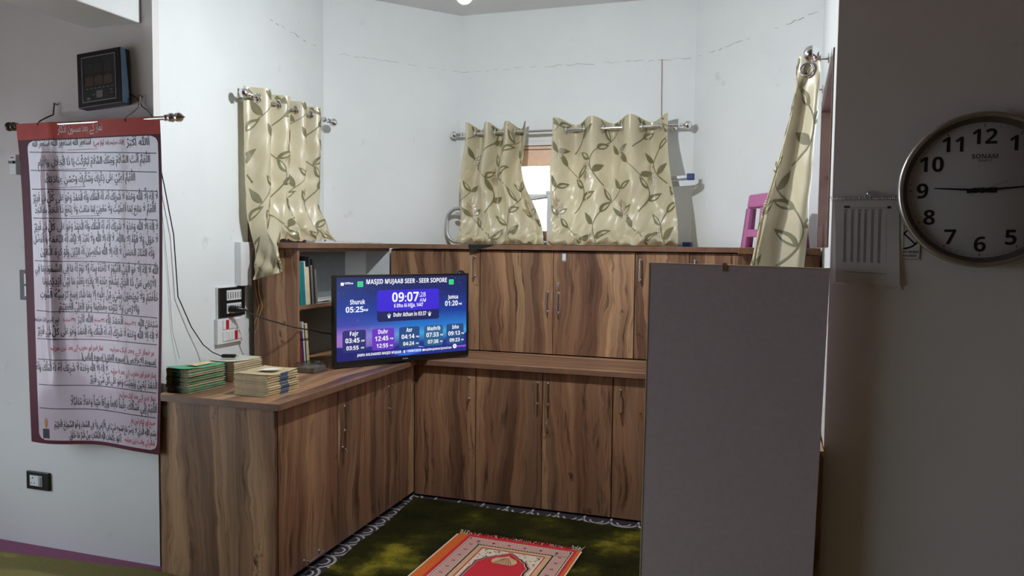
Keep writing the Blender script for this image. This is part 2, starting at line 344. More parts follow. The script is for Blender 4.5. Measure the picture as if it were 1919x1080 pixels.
# (text, ink, photo row, left u, right u, size)
BANNER = [
 ('نماز کے بعد مسنون اذکار', 'ink_pale', 246, .30, .62, .050),
 ('اَﷲُ اَكْبَرُ', 'ink', 270, .78, .93, .044), ('(ایک مرتبہ بلند آواز سے)', 'ink_red', 271, .545, .765, .028), ('اَسْتَغْفِرُ ﷲَ اَسْتَغْفِرُ ﷲَ اَسْتَغْفِرُ ﷲَ', 'ink', 273, .11, .53, .040),
 ('اَللّٰهُمَّ اَنْتَ السَّلَامُ وَمِنْكَ السَّلَامُ تَبَارَكْتَ يَا ذَا الْجَلَالِ وَالْاِكْرَامِ', 'ink', 305, .14, .93, .044),
 ('اَللّٰهُمَّ اَعِنِّيْ عَلٰى ذِكْرِكَ وَشُكْرِكَ وَحُسْنِ عِبَادَتِكَ', 'ink', 337, .21, .83, .044),
 (L4, 'ink', 371, .09, .975, .046), ('اَللّٰهُمَّ لَا مَانِعَ لِمَا اَعْطَيْتَ وَلَا مُعْطِيَ لِمَا مَنَعْتَ وَلَا يَنْفَعُ ذَا الْجَدِّ مِنْكَ الْجَدُّ', 'ink', 393, .10, .96, .044),
 (L4, 'ink', 425, .09, .975, .046), ('لَا حَوْلَ وَلَا قُوَّةَ اِلَّا بِاﷲِ، لَا اِلٰهَ اِلَّا ﷲُ وَلَا نَعْبُدُ اِلَّا اِيَّاهُ، لَهُ النِّعْمَةُ وَلَهُ الْفَضْلُ', 'ink', 448, .08, .975, .046),
 ('وَلَهُ الثَّنَاءُ الْحَسَنُ لَا اِلٰهَ اِلَّا ﷲُ مُخْلِصِيْنَ لَهُ الدِّيْنَ وَلَوْ كَرِهَ الْكَافِرُوْنَ', 'ink', 472, .13, .95, .046),
 ('ﷲُ لَا اِلٰهَ اِلَّا هُوَ اَلْحَيُّ الْقَيُّوْمُ لَا تَأْخُذُهُ سِنَةٌ وَّلَا نَوْمٌ لَهُ مَا فِي السَّمٰوٰتِ وَمَا فِي', 'ink', 503, .085, .975, .048),
 ('الْاَرْضِ مَنْ ذَا الَّذِيْ يَشْفَعُ عِنْدَهُ اِلَّا بِاِذْنِهِ يَعْلَمُ مَا بَيْنَ اَيْدِيْهِمْ وَمَا', 'ink', 527, .14, .96, .048),
 ('خَلْفَهُمْ وَلَا يُحِيْطُوْنَ بِشَيْءٍ مِّنْ عِلْمِهِ اِلَّا بِمَا شَاءَ وَسِعَ كُرْسِيُّهُ السَّمٰوٰتِ', 'ink', 552, .12, .975, .048),
 ('وَالْاَرْضَ وَلَا يَئُوْدُهُ حِفْظُهُمَا وَهُوَ الْعَلِيُّ الْعَظِيْمُ', 'ink', 575, .26, .85, .048),
 ('سُبْحَانَ ﷲِ', 'ink', 603, .84, .975, .040), ('(۳۳ مرتبہ)', 'ink_red', 603, .745, .825, .022), ('اَلْحَمْدُ لِلّٰهِ', 'ink', 601, .60, .735, .040), ('(۳۳ مرتبہ)', 'ink_red', 600, .51, .59, .022),
 ('اَﷲُ اَكْبَرُ', 'ink', 599, .38, .50, .040), ('(۳۳ مرتبہ)', 'ink_red', 598, .28, .365, .022), ('اور آخر میں ایک مرتبہ)', 'ink', 597, .07, .26, .028),
 (L4, 'ink', 622, .09, .975, .046),
 ('نماز فجر اور مغرب کے بعد تین مرتبہ', 'ink_red', 651, .20, .575, .034), ('ہر نماز کے بعد ایک مرتبہ', 'ink_red', 655, .63, .95, .034), ('(سورہ الإخلاص) (سورہ الفلق) (سورہ الناس)', 'ink', 671, .40, .965, .044),
 ('نماز فجر اور مغرب کے بعد ۱۰ مرتبہ', 'ink_red', 697, .635, .965, .034), ('لَا اِلٰهَ اِلَّا ﷲُ وَحْدَهُ لَا شَرِيْكَ لَهُ لَهُ الْمُلْكُ وَلَهُ', 'ink', 689, .07, .61, .046),
 ('الْحَمْدُ يُحْيِيْ وَيُمِيْتُ وَهُوَ عَلٰى كُلِّ شَىْءٍ قَدِيْرٌ', 'ink', 715, .46, .975, .046),
 ('نماز فجر کے بعد ایک مرتبہ:', 'ink_red', 741, .70, .965, .034), ('اَللّٰهُمَّ إِنِّي أَسْأَلُكَ عِلْماً نَافِعاً وَرِزْقاً طَيِّباً وَعَمَلاً مُتَقَبَّلاً', 'ink', 758, .31, .975, .046),
 ('صبح اور شام تین بار', 'ink_red', 787, .79, .965, .038), ('بِسْمِ ﷲِ الَّذِيْ لَا يَضُرُّ مَعَ اسْمِهِ شَيْءٌ فِي الْأَرْضِ وَلَا فِي السَّمَاءِ وَهُوَ السَّمِيْعُ الْعَلِيْمُ', 'ink', 801, .19, .975, .040),
 ('شام کے وقت تین مرتبہ', 'ink_red', 825, .745, .965, .034), ('أَعُوْذُ بِكَلِمَاتِ ﷲِ التَّامَّاتِ مِنْ شَرِّ مَا خَلَقَ', 'ink', 820, .29, .715, .042)]
RULES = [(290, 288), (323, 322), (357, 357), (410, 409), (488, 492), (580, 590), (632, 640), (670, 682), (717, 731), (761, 778)]

BANK = {}
def bank(items):             # items: set of (string, thicken, align) -> (verts2d, faces, width)
    tmp = []
    for it in items:
        c = bpy.data.curves.new('t', 'FONT'); c.body = it[0]; c.offset = it[1]; c.align_x = it[2]; c.resolution_u = 3; c.fill_mode = 'FRONT'
        o = bpy.data.objects.new('t', c); col.objects.link(o); tmp.append((it, o, c))
    dg = bpy.context.evaluated_depsgraph_get(); dg.update()
    for it, o, c in tmp:
        e = o.evaluated_get(dg); m = e.to_mesh()
        BANK[it] = ([(v.co.x, v.co.y) for v in m.vertices], [tuple(p.vertices) for p in m.polygons]); e.to_mesh_clear()
    for it, o, c in tmp: bpy.data.objects.remove(o); bpy.data.curves.remove(c)
need = set()
def tk(s, th=0.0, al='CENTER'): need.add((s, th, al)); return (s, th, al)
GL = set()
for row in BANNER:
    for g, mk in shape(row[0]):
        GL.add(g); GL.update(mk)
for g in GL: tk(g, .013, 'LEFT'); tk('I'+g+'I', 0, 'LEFT')
tk('II', 0, 'LEFT')
def bold(q):
    return ''.join(chr(0x1D5D4+ord(c)-65) if 'A' <= c <= 'Z' else chr(0x1D5EE+ord(c)-97) if 'a' <= c <= 'z' else chr(0x1D7EC+ord(c)-48) if '0' <= c <= '9' else c for c in q)
def sans(q):
    return ''.join(chr(0x1D5A0+ord(c)-65) if 'A' <= c <= 'Z' else chr(0x1D5BA+ord(c)-97) if 'a' <= c <= 'z' else chr(0x1D7E2+ord(c)-48) if '0' <= c <= '9' else c for c in q)
TV_TEXT = [  # text, u, v(from top), height, thicken, align, ink
 ('MASJID MUJAAB SEER - SEER SOPORE', .519, .086, .058, .022, 'CENTER', 'scr_white'),
 ('Shuruk', .145, .325, .056, .012, 'CENTER', 'scr_white'), ('05:25', .125, .42, .068, .026, 'CENTER', 'scr_white'), ('AM', .205, .412, .028, .02, 'CENTER', 'scr_white'),
 ('Jumua', .885, .305, .052, .012, 'CENTER', 'scr_white'), ('01:20', .87, .395, .066, .026, 'CENTER', 'scr_white'), ('PM', .945, .388, .026, .02, 'CENTER', 'scr_white'),
 ('09:07', .50, .315, .118, .028, 'CENTER', 'scr_white'), (':28', .632, .262, .056, .008, 'CENTER', 'scr_white'), ('AM', .637, .328, .046, .006, 'CENTER', 'scr_white'),
 ('6 Dhu Al-Hijja, 1447', .525, .385, .046, .014, 'CENTER', 'scr_white'), ('Duhr Athan in 03:37', .535, .50, .050, .018, 'CENTER', 'scr_white'),
 ('Fajr', .12, .70, .052, .014, 'CENTER', 'scr_white'), ('Duhr', .33, .70, .052, .014, 'CENTER', 'scr_white'), ('Asr', .53, .70, .052, .014, 'CENTER', 'scr_white'), ('Maghrib', .725, .70, .050, .014, 'CENTER', 'scr_white'), ('Isha', .905, .70, .050, .014, 'CENTER', 'scr_white'),
 ('03:45', .11, .785, .056, .024, 'CENTER', 'scr_white'), ('12:45', .32, .785, .056, .024, 'CENTER', 'scr_white'), ('04:14', .52, .785, .056, .024, 'CENTER', 'scr_white'), ('07:33', .715, .785, .056, .024, 'CENTER', 'scr_white'), ('09:13', .895, .785, .054, .024, 'CENTER', 'scr_white'),
 ('03:55', .11, .87, .048, .018, 'CENTER', 'scr_white'), ('12:55', .325, .87, .048, .018, 'CENTER', 'scr_white'), ('04:24', .525, .87, .048, .018, 'CENTER', 'scr_white'), ('07:38', .72, .87, .048, .016, 'CENTER', 'scr_white'), ('09:23', .90, .87, .046, .016, 'CENTER', 'scr_white'),
 ('JAMIA AHLIHADEES MASJID MUJAAB', .305, .957, .032, .022, 'CENTER', 'scr_white'), ('+19596133678', .565, .957, .030, .024, 'CENTER', 'scr_white'), ('masjidmujaabseer@gmail.com', .76, .957, .030, .018, 'CENTER', 'scr_white'),
 ('mawaqit', .955, .945, .026, .02, 'CENTER', 'scr_logo'), ('Offline', .085, .083, .024, .02, 'CENTER', 'scr_white')]
for k, u in ((0, .183), (1, .395), (2, .595), (3, .79), (4, .968)):
    TV_TEXT.append(('AM' if k == 0 else 'PM', u, .778, .022, .02, 'CENTER', 'scr_white')); TV_TEXT.append(('AM' if k == 0 else 'PM', u-.002, .862, .020, .02, 'CENTER', 'scr_white'))
FIT = {'MASJID MUJAAB SEER - SEER SOPORE': .622, 'Shuruk': .107, '05:25': .125, 'Jumua': .085, '01:20': .107, '09:07': .205, '6 Dhu Al-Hijja, 1447': .225, 'Duhr Athan in 03:37': .255, 'JAMIA AHLIHADEES MASJID MUJAAB': .325, '+19596133678': .115, 'masjidmujaabseer@gmail.com': .225,
       'Fajr': .06, 'Duhr': .072, 'Asr': .047, 'Maghrib': .105, 'Isha': .055}
for q_ in ('03:45', '12:45', '04:14', '07:33', '09:13'): FIT[q_] = .100
for q_ in ('03:55', '12:55', '04:24', '07:38', '09:23'): FIT[q_] = .086
TV_TEXT = [(bold(q[0]) if q[4] > .011 else sans(q[0]), q[1], q[2], q[3], .004, q[5], q[6], FIT.get(q[0])) for q in TV_TEXT]
for r_ in TV_TEXT: tk(r_[0], r_[4], r_[5])
for n_ in range(1, 13): tk(bold(str(n_)), .002)
tk(bold('SONAM'), 0); tk('QUARTZ', .004); tk(bold('SILENT MODE'), 0, 'RIGHT'); tk(bold('CELL PHONES'), 0, 'RIGHT')
bank(need)
W_II = max(x for x, y in BANK[('II', 0, 'LEFT')][0])
def gadv(g): return max(x for x, y in BANK[('I'+g+'I', 0, 'LEFT')][0])-W_II if g != ' ' else .26
def text(mb, key, fn, size, c, sx=1.0):     # place banked text so that its baseline centre is at c, through fn(x, y)
    vs, fs = BANK[key]; mb.add([fn(c[0]+x*size*sx, c[1]+y*size) for x, y in vs], fs)
def arabic(mb, s, fn, x0, x1, yc, size):
    pos = 0; items = []
    for g, mk in shape(s):
        a = gadv(g); items.append((g, mk, pos, a)); pos += a
    sx = (x1-x0)/max(pos, .01); yb = yc-size*.26
    for g, mk, p, a in items:
        if g == ' ': continue
        vs, fs = BANK[(g, .013, 'LEFT')]
        if vs: mb.add([fn(x0+(p+x)*sx, yb+y*size) for x, y in vs], fs); top = max(y for x, y in vs); bot = min(y for x, y in vs)
        else: top, bot = .5, 0
        up = 0
        for m in mk:
            mv, mf = BANK[(m, .013, 'LEFT')]
            if not mv: continue
            cx = sum(x for x, y in mv)/len(mv); y0 = min(y for x, y in mv); y1 = max(y for x, y in mv)
            dy = (min(bot, 0)-.06-y1) if m in '\u0650\u064d' else (max(min(top, .72), .36)+.07+up-y0)
            if m not in '\u0650\u064d': up += .16
            mb.add([fn(x0+(p+a/2+(x-cx)*.9)*sx, yb+(y+dy)*size) for x, y in mv], mf)

# ------------------------------------------------------------------ the setting
FZ = -.01; YW = 2.82; XN0, XN1 = -2.62, .22
PL = [(-2.622, YW+.0405), (-2.70, 4.36), (-2.05, 5.10), (-.44, 5.10), (.27, 4.37), (.222, YW+.0405)]     # niche plan
CZ = 3.10
HX0, HX1, HY0, HZ = -4.55, 3.6, -4.2, 3.35
def wall_quad(p, q, z0, z1, th, hole=None):
    """upright wall slab from p to q (plan), thickness th away from the room, optional hole (d0,d1,z0,z1)"""
    p = Vector((*p, 0)); q = Vector((*q, 0)); d = (q-p); L = d.length; d.normalize(); n = Vector((-d.y, d.x, 0))
    mb = MB()
    def slab(a, b, lo, hi):
        A, B = p+d*a, p+d*b
        mb.hexa([A+Vector((0,0,lo)), B+Vector((0,0,lo)), B+n*th+Vector((0,0,lo)), A+n*th+Vector((0,0,lo)),
                 A+Vector((0,0,hi)), B+Vector((0,0,hi)), B+n*th+Vector((0,0,hi)), A+n*th+Vector((0,0,hi))])
    if hole:
        a, b, lo, hi = hole
        slab(0, a, z0, z1); slab(b, L, z0, z1); slab(a, b, z0, lo); slab(a, b, hi, z1)
    else: slab(0, L, z0, z1)
    return mb
struct('ground', MB().box((-60, -60, -.75), (60, 60, -.65)), 'ground_bounce')
struct('floor', MB().box((HX0, HY0, FZ-.1), (HX1, 5.4, FZ)), 'hall_carpet')
struct('wall_front_left', MB().box((HX0, YW, FZ), (-2.62, YW+.04, HZ)), 'paint_hall')
struct('wall_front_right', MB().box((.22, YW, FZ), (HX1, YW+.04, HZ)), 'paint_hall')
wl = struct('wall_niche_left', wall_quad(PL[0], PL[1], FZ, CZ, .22, (.67, 1.27, 1.50, 2.22)), 'paint_niche')
struct('wall_niche_diagonal_left', wall_quad(PL[1], PL[2], FZ, CZ, .22), 'paint_niche')
wb = struct('wall_niche_back', wall_quad(PL[2], PL[3], FZ, CZ, .22, (.30, 1.42, 1.50, 2.215)), 'paint_niche')
struct('wall_niche_diagonal_right', wall_quad(PL[3], PL[4], FZ, CZ, .22), 'paint_niche')
struct('wall_niche_right', wall_quad(PL[4], PL[5], FZ, CZ, .22, (.22, 1.36, 1.505, 2.22)), 'paint_niche')
struct('ceiling_niche', MB().prism([(x, y, CZ) for x, y in [(-2.9, YW+.21), (-2.9, 5.35), (.5, 5.35), (.5, YW+.21)]], (0, 0, .1)), 'paint_ceiling')
struct('trim_1', MB().box((-2.66, YW+.0, 2.70), (.25, YW+.36, HZ)), 'paint_niche')                 # lintel over the niche mouth
struct('trim_2', MB().box((-2.99, HY0, 2.475), (-2.682, YW, HZ)), 'paint_niche', bevel=.006)       # beam running out over the hall
struct('ceiling', MB().box((HX0-.2, HY0-.2, HZ), (HX1+.2, YW+.22, HZ+.1)), 'paint_warm_bounce')
struct('wall_back', MB().box((HX0, HY0-.2, FZ), (HX1, HY0, HZ)), 'paint_warm_bounce')
struct('wall_right', MB().box((HX1, HY0, FZ), (HX1+.2, YW+.5, HZ)), 'paint_warm_bounce')
# hall side wall with two tall windows (the daylight of the hall)
mb = MB(); WIN = [(-.8, 1.95)]; WZ = (.35, 2.15)
ys = [HY0]+[y for w in WIN for y in w]+[YW+.5]
for i in range(0, len(ys), 2): mb.box((HX0-.22, ys[i], FZ), (HX0, ys[i+1], HZ))
for a, b in WIN: mb.box((HX0-.22, a, FZ), (HX0, b, WZ[0])); mb.box((HX0-.22, a, WZ[1]), (HX0, b, HZ))
struct('wall_left', mb, 'paint_hall')
wi = 1
for a, b in WIN:
    portal((HX0-.1, (a+b)/2, sum(WZ)/2), (0, -math.pi/2, 0), WZ[1]-WZ[0], b-a)
    w = MB()
    for y in (a, (a+b)/2-.03, b-.06): w.box((HX0-.14, y, WZ[0]), (HX0-.08, y+.06, WZ[1]))
    for z in (WZ[0], WZ[1]-.06): w.box((HX0-.139, a, z), (HX0-.081, b, z+.06))
    o = struct('window_%d' % wi, w, 'window_wood'); wi += 1
    link('pane', MB().box((HX0-.112, a+.02, WZ[0]+.02), (HX0-.108, b-.02, WZ[1]-.02)), 'glass', o)

# cracks and stains that the plaster itself carries
random.seed(4)
def crack(parent, pts, w=.0012, gap=.45):
    mb = MB()
    for (a, b) in zip(pts[:-1], pts[1:]):
        a, b = Vector(a), Vector(b); n = max(2, int((b-a).length/.03))
        prev = a
        for i in range(1, n+1):
            p = a.lerp(b, i/n)+Vector((0, 0, random.uniform(-.006, .006)))
            if random.random() > gap: mb.tube([prev, p], w*random.uniform(.4, 1.2), 4, False)
            prev = p
    link('crack', mb, 'crack_dark', parent, kind='stuff')
crack(bpy.data.objects['wall_niche_diagonal_left'], [(-2.69, 4.365, 2.72), (-2.4, 4.70, 2.715), (-2.05, 5.096, 2.71)])
crack(wb, [(-2.05, 5.098, 2.71), (-1.6, 5.098, 2.715), (-1.1, 5.098, 2.712), (-.44, 5.098, 2.71)], gap=.3)
crack(bpy.data.objects['wall_niche_diagonal_right'], [(-.44, 5.096, 2.71), (-.1, 4.75, 2.72), (.26, 4.375, 2.74)])
crack(wl, [(-2.665, 3.75, 2.75), (-2.69, 4.2, 2.73), (-2.697, 4.35, 2.72)], gap=.6)
single('hanging_wire', 'thin brown wire hanging straight down the white wall above the back curtain rod', 'wire', MB().tube([(-.652, 5.093, 2.71), (-.650, 5.092, 2.5), (-.647, 5.092, 2.30)], .0022, 5), 'tape')

# windows of the niche
def niche_window(idx, c, ux, half, z0, z1, mat, n, blind):
    """c centre on the wall's inner face, ux along the wall, n outward (away from the room)"""
    c = Vector(c); ux = Vector(ux).normalized(); n = Vector(n).normalized(); w = MB()
    def bar(a, b, lo, hi, d0, d1, mb):
        P = [c+ux*a+n*d0, c+ux*b+n*d0, c+ux*b+n*d1, c+ux*a+n*d1]
        mb.hexa([p+Vector((0, 0, lo)) for p in P]+[p+Vector((0, 0, hi)) for p in P])
    fd = .02 if blind else -.004
    for a in (-half, half-.05): bar(a, a+.05, z0, z1, fd, .10, w)
    bar(-half, half, z0, z0+.10, fd+.001, .099, w); bar(-half, half, z1-.05, z1, fd+.001, .099, w)
    o = struct('window_%d' % idx, w, mat)
    s = MB(); bar(-half+.05, half-.05, z0+.33, z0+.355, .04, .08, s); bar(-.02, .02, z0+.1, z1-.05, .04, .08, s) if not blind else None
    link('mullion', s, 'white_plastic' if blind else mat, o)
    g = MB(); bar(-half+.05, half-.05, z0+.10, z1-.05, .058, .062, g); link('pane', g, 'glass', o)
    if blind:
        b1 = MB(); bar(-half+.01, half-.01, z1-.17, z1-.035, .015, .035, b1); link('valance_board', b1, 'blind_wood_glare', o)
        b2 = MB(); bar(-half+.005, half-.005, z1-.06, z1-.055, .0135, .036, b2); link('groove', b2, 'dark_gap', o)
        b3 = MB(); bar(-half, half, z1-.030, z1-.001, .0, .02, b3); link('head_trim', b3, 'white_plastic', o)
    portal(c+n*.16+Vector((0, 0, (z0+z1)/2)), (n*-1).to_track_quat('-Z', 'Y').to_euler(), 2*half, z1-z0)
    return o
niche_window(2, (-1.19, 5.10, 0), (1, 0, 0), .56, 1.50, 2.215, 'window_wood', (0, 1, 0), True)
d = Vector((-.08, 1.54, 0)).normalized(); c = Vector((-2.622, YW+.0405, 0))+d*.97
niche_window(3, c, d, .30, 1.50, 2.22, 'window_dark_wood', Vector((-d.y, d.x, 0)), False)
d = Vector((-.05, -1.55, 0)).normalized(); c = Vector((.27, 4.37, 0))+d*.79
niche_window(4, c, d, .57, 1.505, 2.22, 'window_dark_wood', Vector((-d.y, d.x, 0)), False)

# niche floor covering
fo = struct('trim_3', MB().prism([(-1.99, 2.86, FZ), (-1.99, 4.2, FZ), (-.30, 4.2, FZ), (-.30, 2.86, FZ)], (0, 0, .004)), 'floor_dark')
mb = MB(); z = FZ+.0048
def ribbon(mb, pts, w, z):
    for a, b in zip(pts[:-1], pts[1:]):
        a, b = Vector((*a, z)), Vector((*b, z)); t = (b-a).normalized(); n = Vector((-t.y, t.x, 0))*w/2
        mb.poly([a-n-t*w*.2, b-n+t*w*.2, b+n+t*w*.2, a+n-t*w*.2])
for i in range(11):
    x = -1.95+i*.15
    ribbon(mb, [(x+.075+.075*math.cos(t*math.pi/8), 4.105-.070*math.sin(t*math.pi/8)) for t in range(9)], .014, z)
    ribbon(mb, [(x+.075+.036*math.cos(t*math.pi/5), 4.09-.040*math.sin(t*math.pi/5)) for t in range(6)], .011, z)
    ribbon(mb, [(x, 4.105), (x, 4.145)], .013, z); ribbon(mb, [(x+.03, 4.02), (x+.055, 3.98)], .012, z)
for i in range(9):
    y = 2.90+i*.14
    ribbon(mb, [(-1.945+.065*math.sin(t*math.pi/8), y+.07+.07*math.cos(t*math.pi/8)) for t in range(9)], .013, z)
    ribbon(mb, [(-1.935+.030*math.sin(t*math.pi/5), y+.07+.034*math.cos(t*math.pi/5)) for t in range(6)], .010, z)
    ribbon(mb, [(-1.945, y), (-1.98, y)], .012, z); ribbon(mb, [(-1.88, y+.02), (-1.85, y+.05)], .012, z)
link('lattice_print', mb, 'lattice_white', fo, kind='stuff')
def carpet_fn(s, t):
    x = -1.850-.052*t+s*(1.47+.04*t); y = 2.86+t*(1.212-.085*s)
    return Vector((x+.006*math.sin(y*9), y+.006*math.sin(x*11), FZ+.017+.004*math.sin(x*7+y*5)*math.sin(y*11)))
mb = MB().grid(carpet_fn, 60, 60)
edge = [carpet_fn(i/60, 0) for i in range(61)]+[carpet_fn(1, i/60) for i in range(1, 61)]+[carpet_fn(1-i/60, 1) for i in range(1, 61)]+[carpet_fn(0, 1-i/60) for i in range(1, 61)]
for a, b in zip(edge[:-1], edge[1:]): mb.add([a, b, Vector((b.x, b.y, FZ+.004)), Vector((a.x, a.y, FZ+.004))], [(3, 2, 1, 0)])
single('green_carpet', 'dark olive green velvet carpet on the niche floor', 'carpet', mb, 'green_velvet')
mb = MB().prism([(-4.5, -4.0, FZ), (3.4, -4.0, FZ), (3.4, 2.60, FZ), (-2.0, 2.68, FZ), (-2.6, 2.765, FZ), (-3.1, 2.715, FZ), (-4.5, 2.60, FZ)][::-1], (0, 0, .012))
single('floor_mat', 'olive green prayer mat on the hall carpet below the banner wall', 'mat', mb, 'hall_mat', bevel=.004)  # extended over the unseen hall floor to cut the carpet's purple bounce

# ------------------------------------------------------------------ LED bulb in the arch
lamp = thing('ceiling_lamp', 'white LED bulb in a holder hanging under the niche arch', 'lamp', (-1.227, 3.08, 2.70))
BX, BY = -1.227, 3.08
link('lamp_socket', MB().lathe([(0, .0), (0, .03), (.012, .03), (.014, .012), (.10, .012)], (BX, BY, 2.70), (0, 0, -1)), 'lamp_holder', lamp)
link('lamp_body', MB().lathe([(0, .012), (.01, .016), (.03, .026), (.045, .031)], (BX, BY, 2.603), (0, 0, -1)), 'white_plastic', lamp)
link('bulb', MB().lathe([(0, .031), (.012, .033), (.024, .030), (.034, .022), (.040, .011), (.042, 0)], (BX, BY, 2.558), (0, 0, -1)), 'bulb_glow', lamp)

# ------------------------------------------------------------------ cabinets
def handle(parent, p, axis, out, L=.12, r=.0052):
    p, axis, out = Vector(p), Vector(axis), Vector(out)
    mb = MB(); a, b = p+axis*L/2, p-axis*L/2; o = out*.03
    mb.tube([a+o+axis*.008, b+o-axis*.008], r, 10); mb.tube([a, a+o], r*.95, 8); mb.tube([b, b+o], r*.95, 8)
    for q in (a, b): mb.lathe([(0, .009), (.002, .009), (.003, .004)], q, out, 12)
    link('handle', mb, 'chrome', parent)
def lock(parent, p, out, key=False):
    mb = MB().lathe([(0, .008), (.003, .008), (.004, .006), (.004, 0)], p, out, 14)
    p, out = Vector(p), Vector(out)
    if key:
        mb.tube([p, p+out*.02], .002, 6); mb.torus(p+out*.02+Vector((0, 0, -.012)), out, .009, .0022, 14, 6); mb.tube([p+out*.018+Vector((0, 0, -.02)), p+out*.014+Vector((0, 0, -.045))], .003, 6)
    link('lock', mb, 'chrome', parent)
OUT_Y, OUT_X, UPZ = (0, -1, 0), (1, 0, 0), (0, 0, 1)
def back_unit(name, label, x0, x1, y0, y1, z0, z1, splits, handles, locks=(), plinth=False, group=None):
    t = thing(name, label, 'cabinet', ((x0+x1)/2, y1, z0), group=group)
    link('body', MB().box((x0+.001, y0+.021, z0+(.05 if plinth else .001)), (x1-.001, y1, z1-.001)), 'dark_gap', t)
    if plinth: link('plinth', MB().box((x0+.001, y0+.04, FZ+.0045), (x1-.001, y1, z0+.05)), 'dark_gap', t)
    xs = [x0]+list(splits)+[x1]
    for i in range(len(xs)-1):
        dr = link('door', MB().box((xs[i]+.0018, y0, z0+.006), (xs[i+1]-.0018, y0+.018, z1-.006)), 'wood', t, bevel=.0015)
        for hx, hz in handles:
            if xs[i] < hx < xs[i+1]: handle(dr, (hx, y0, hz), UPZ, OUT_Y)
        for lx, lz, key in locks:
            if xs[i] < lx < xs[i+1]: lock(dr, (lx, y0, lz), OUT_Y, key)
    return t
G1, G2 = 'base cabinets on the back wall', 'upper cabinets on the back wall'
back_unit('base_cabinet', 'walnut base cabinet with one door in the corner below the television', -1.945, -1.556, 4.13, 4.56, 0, .79, [], [(-1.598, .665)], plinth=True, group=G1)
back_unit('base_cabinet', 'walnut base cabinet with two doors and a keyhole, in the middle of the back run', -1.554, -.756, 4.13, 4.56, 0, .79, [-1.154], [(-1.185, .665), (-1.124, .665)], [(-1.126, .505, True)], True, G1)
back_unit('base_cabinet', 'walnut base cabinet half hidden by the grey standing board', -.754, -.37, 4.13, 4.56, 0, .79, [], [(-.714, .655)], plinth=True, group=G1)
back_unit('upper_cabinet', 'walnut upper cabinet behind the top right corner of the television', -2.335, -1.706, 4.588, 4.735, .82, 1.47, [], [(-1.742, 1.36)], group=G2)
uc = back_unit('upper_cabinet', 'walnut upper cabinet with two doors, a white tag and a hanging key', -1.704, -.721, 4.588, 5.05, .82, 1.47, [-1.223], [(-1.258, 1.15), (-1.190, 1.145)], [(-1.188, 1.265, True)], group=G2)
back_unit('upper_cabinet', 'walnut upper cabinet above the top left corner of the grey board', -.719, -.10, 4.588, 4.735, .82, 1.47, [-.405], [(-.688, 1.36), (-.37, 1.36)], group=G2)
link('tag', MB().box((-1.170, 4.585, 1.402), (-1.142, 4.5878, 1.456)), 'grey_plastic', uc, label='white plastic tag')
link('tag_face', MB().box((-1.166, 4.5835, 1.410), (-1.146, 4.585, 1.448)), 'white_plastic', uc, label='white plastic tag')
mb = MB().prism([(-2.34, 4.562, 1.471), (-.095, 4.562, 1.471), (-.13, 4.735, 1.471), (-.44, 5.055, 1.471), (-2.05, 5.055, 1.471), (-2.325, 4.735, 1.471)], (0, 0, .029))
single('cabinet_top', 'long walnut top board over the back upper cabinets', 'shelf board', mb, 'wood_x', bevel=.0015)
mb = MB().box((-1.913, 4.10, .791), (-.37, 4.586, .82))
single('worktop', 'walnut worktop ledge along the back run of base cabinets', 'worktop', mb, 'wood_x', bevel=.002)
mb = MB().prism([(-2.548, 2.735, .791), (-1.915, 2.735, .791), (-1.915, 4.586, .791), (-2.46, 4.586, .791), (-2.66, 4.36, .791), (-2.59, 3.0, .791), (-2.548, 2.86, .791)], (0, 0, .029))
single('worktop', 'walnut worktop of the left run carrying the stacks of books', 'worktop', mb, 'wood_y', bevel=.002)

def strip(o, a, b): link('edge_strip', MB().box(a, b), 'edge_band', o)
tops = {o['label']: o for o in bpy.data.objects if o.get('category') in ('worktop', 'shelf board')}
strip(tops['walnut worktop of the left run carrying the stacks of books'], (-2.547, 2.7342, .7912), (-1.9142, 2.7352, .8195))
strip(tops['walnut worktop of the left run carrying the stacks of books'], (-1.9152, 2.7342, .7912), (-1.9142, 4.099, .8195))
strip(tops['walnut worktop ledge along the back run of base cabinets'], (-1.912, 4.0992, .7912), (-.371, 4.1002, .8195))
strip(tops['long walnut top board over the back upper cabinets'], (-2.339, 4.5612, 1.4712), (-.096, 4.5622, 1.4995))

def side_unit(name, label, x0, x1, y0, y1, z0, z1, splits, end):
    t = thing(name, label, 'cabinet', ((x0+x1)/2, (y0+y1)/2, z0), group='base cabinets of the left run')
    link('body', MB().box((x0, y0+(.02 if end else .001), z0+.05), (x1-.021, y1-.001, z1-.001)), 'dark_gap', t)
    link('plinth', MB().box((x0, y0+.04, FZ+.0045), (x1-.05, y1-.001, z0+.05)), 'dark_gap', t)
    if end: link('end_panel', MB().box((x0, y0, FZ+.002), (x1-.0025, y0+.019, z1-.001)), 'wood', t, bevel=.001)
    ys = [y0+(.0195 if end else 0)]+list(splits)+[y1]
    return t, [link('door', MB().box((x1-.0185, ys[i]+.0018, z0+.02), (x1, ys[i+1]-.0018, z1-.006)), 'wood', t, bevel=.0015) for i in range(len(ys)-1)]
t, ds = side_unit('base_cabinet', 'walnut base cabinet at the front end of the left run, with a low horizontal handle', -2.55, -1.945, 2.755, 3.265, 0, .79, [], True)
handle(ds[0], (-1.945, 3.03, .052), (0, 1, 0), OUT_X, .125)
link('tag', MB().box((-2.531, 2.7525, .715), (-2.510, 2.755, .768)).rot(R(-4), 'Y', (-2.52, 2.75, .74)), 'grey_plastic', t, label='grey plastic tag')
t, ds = side_unit('base_cabinet', 'walnut base cabinet with two doors and a lock, under the television', -2.55, -1.945, 3.267, 4.128, 0, .79, [3.745], False)
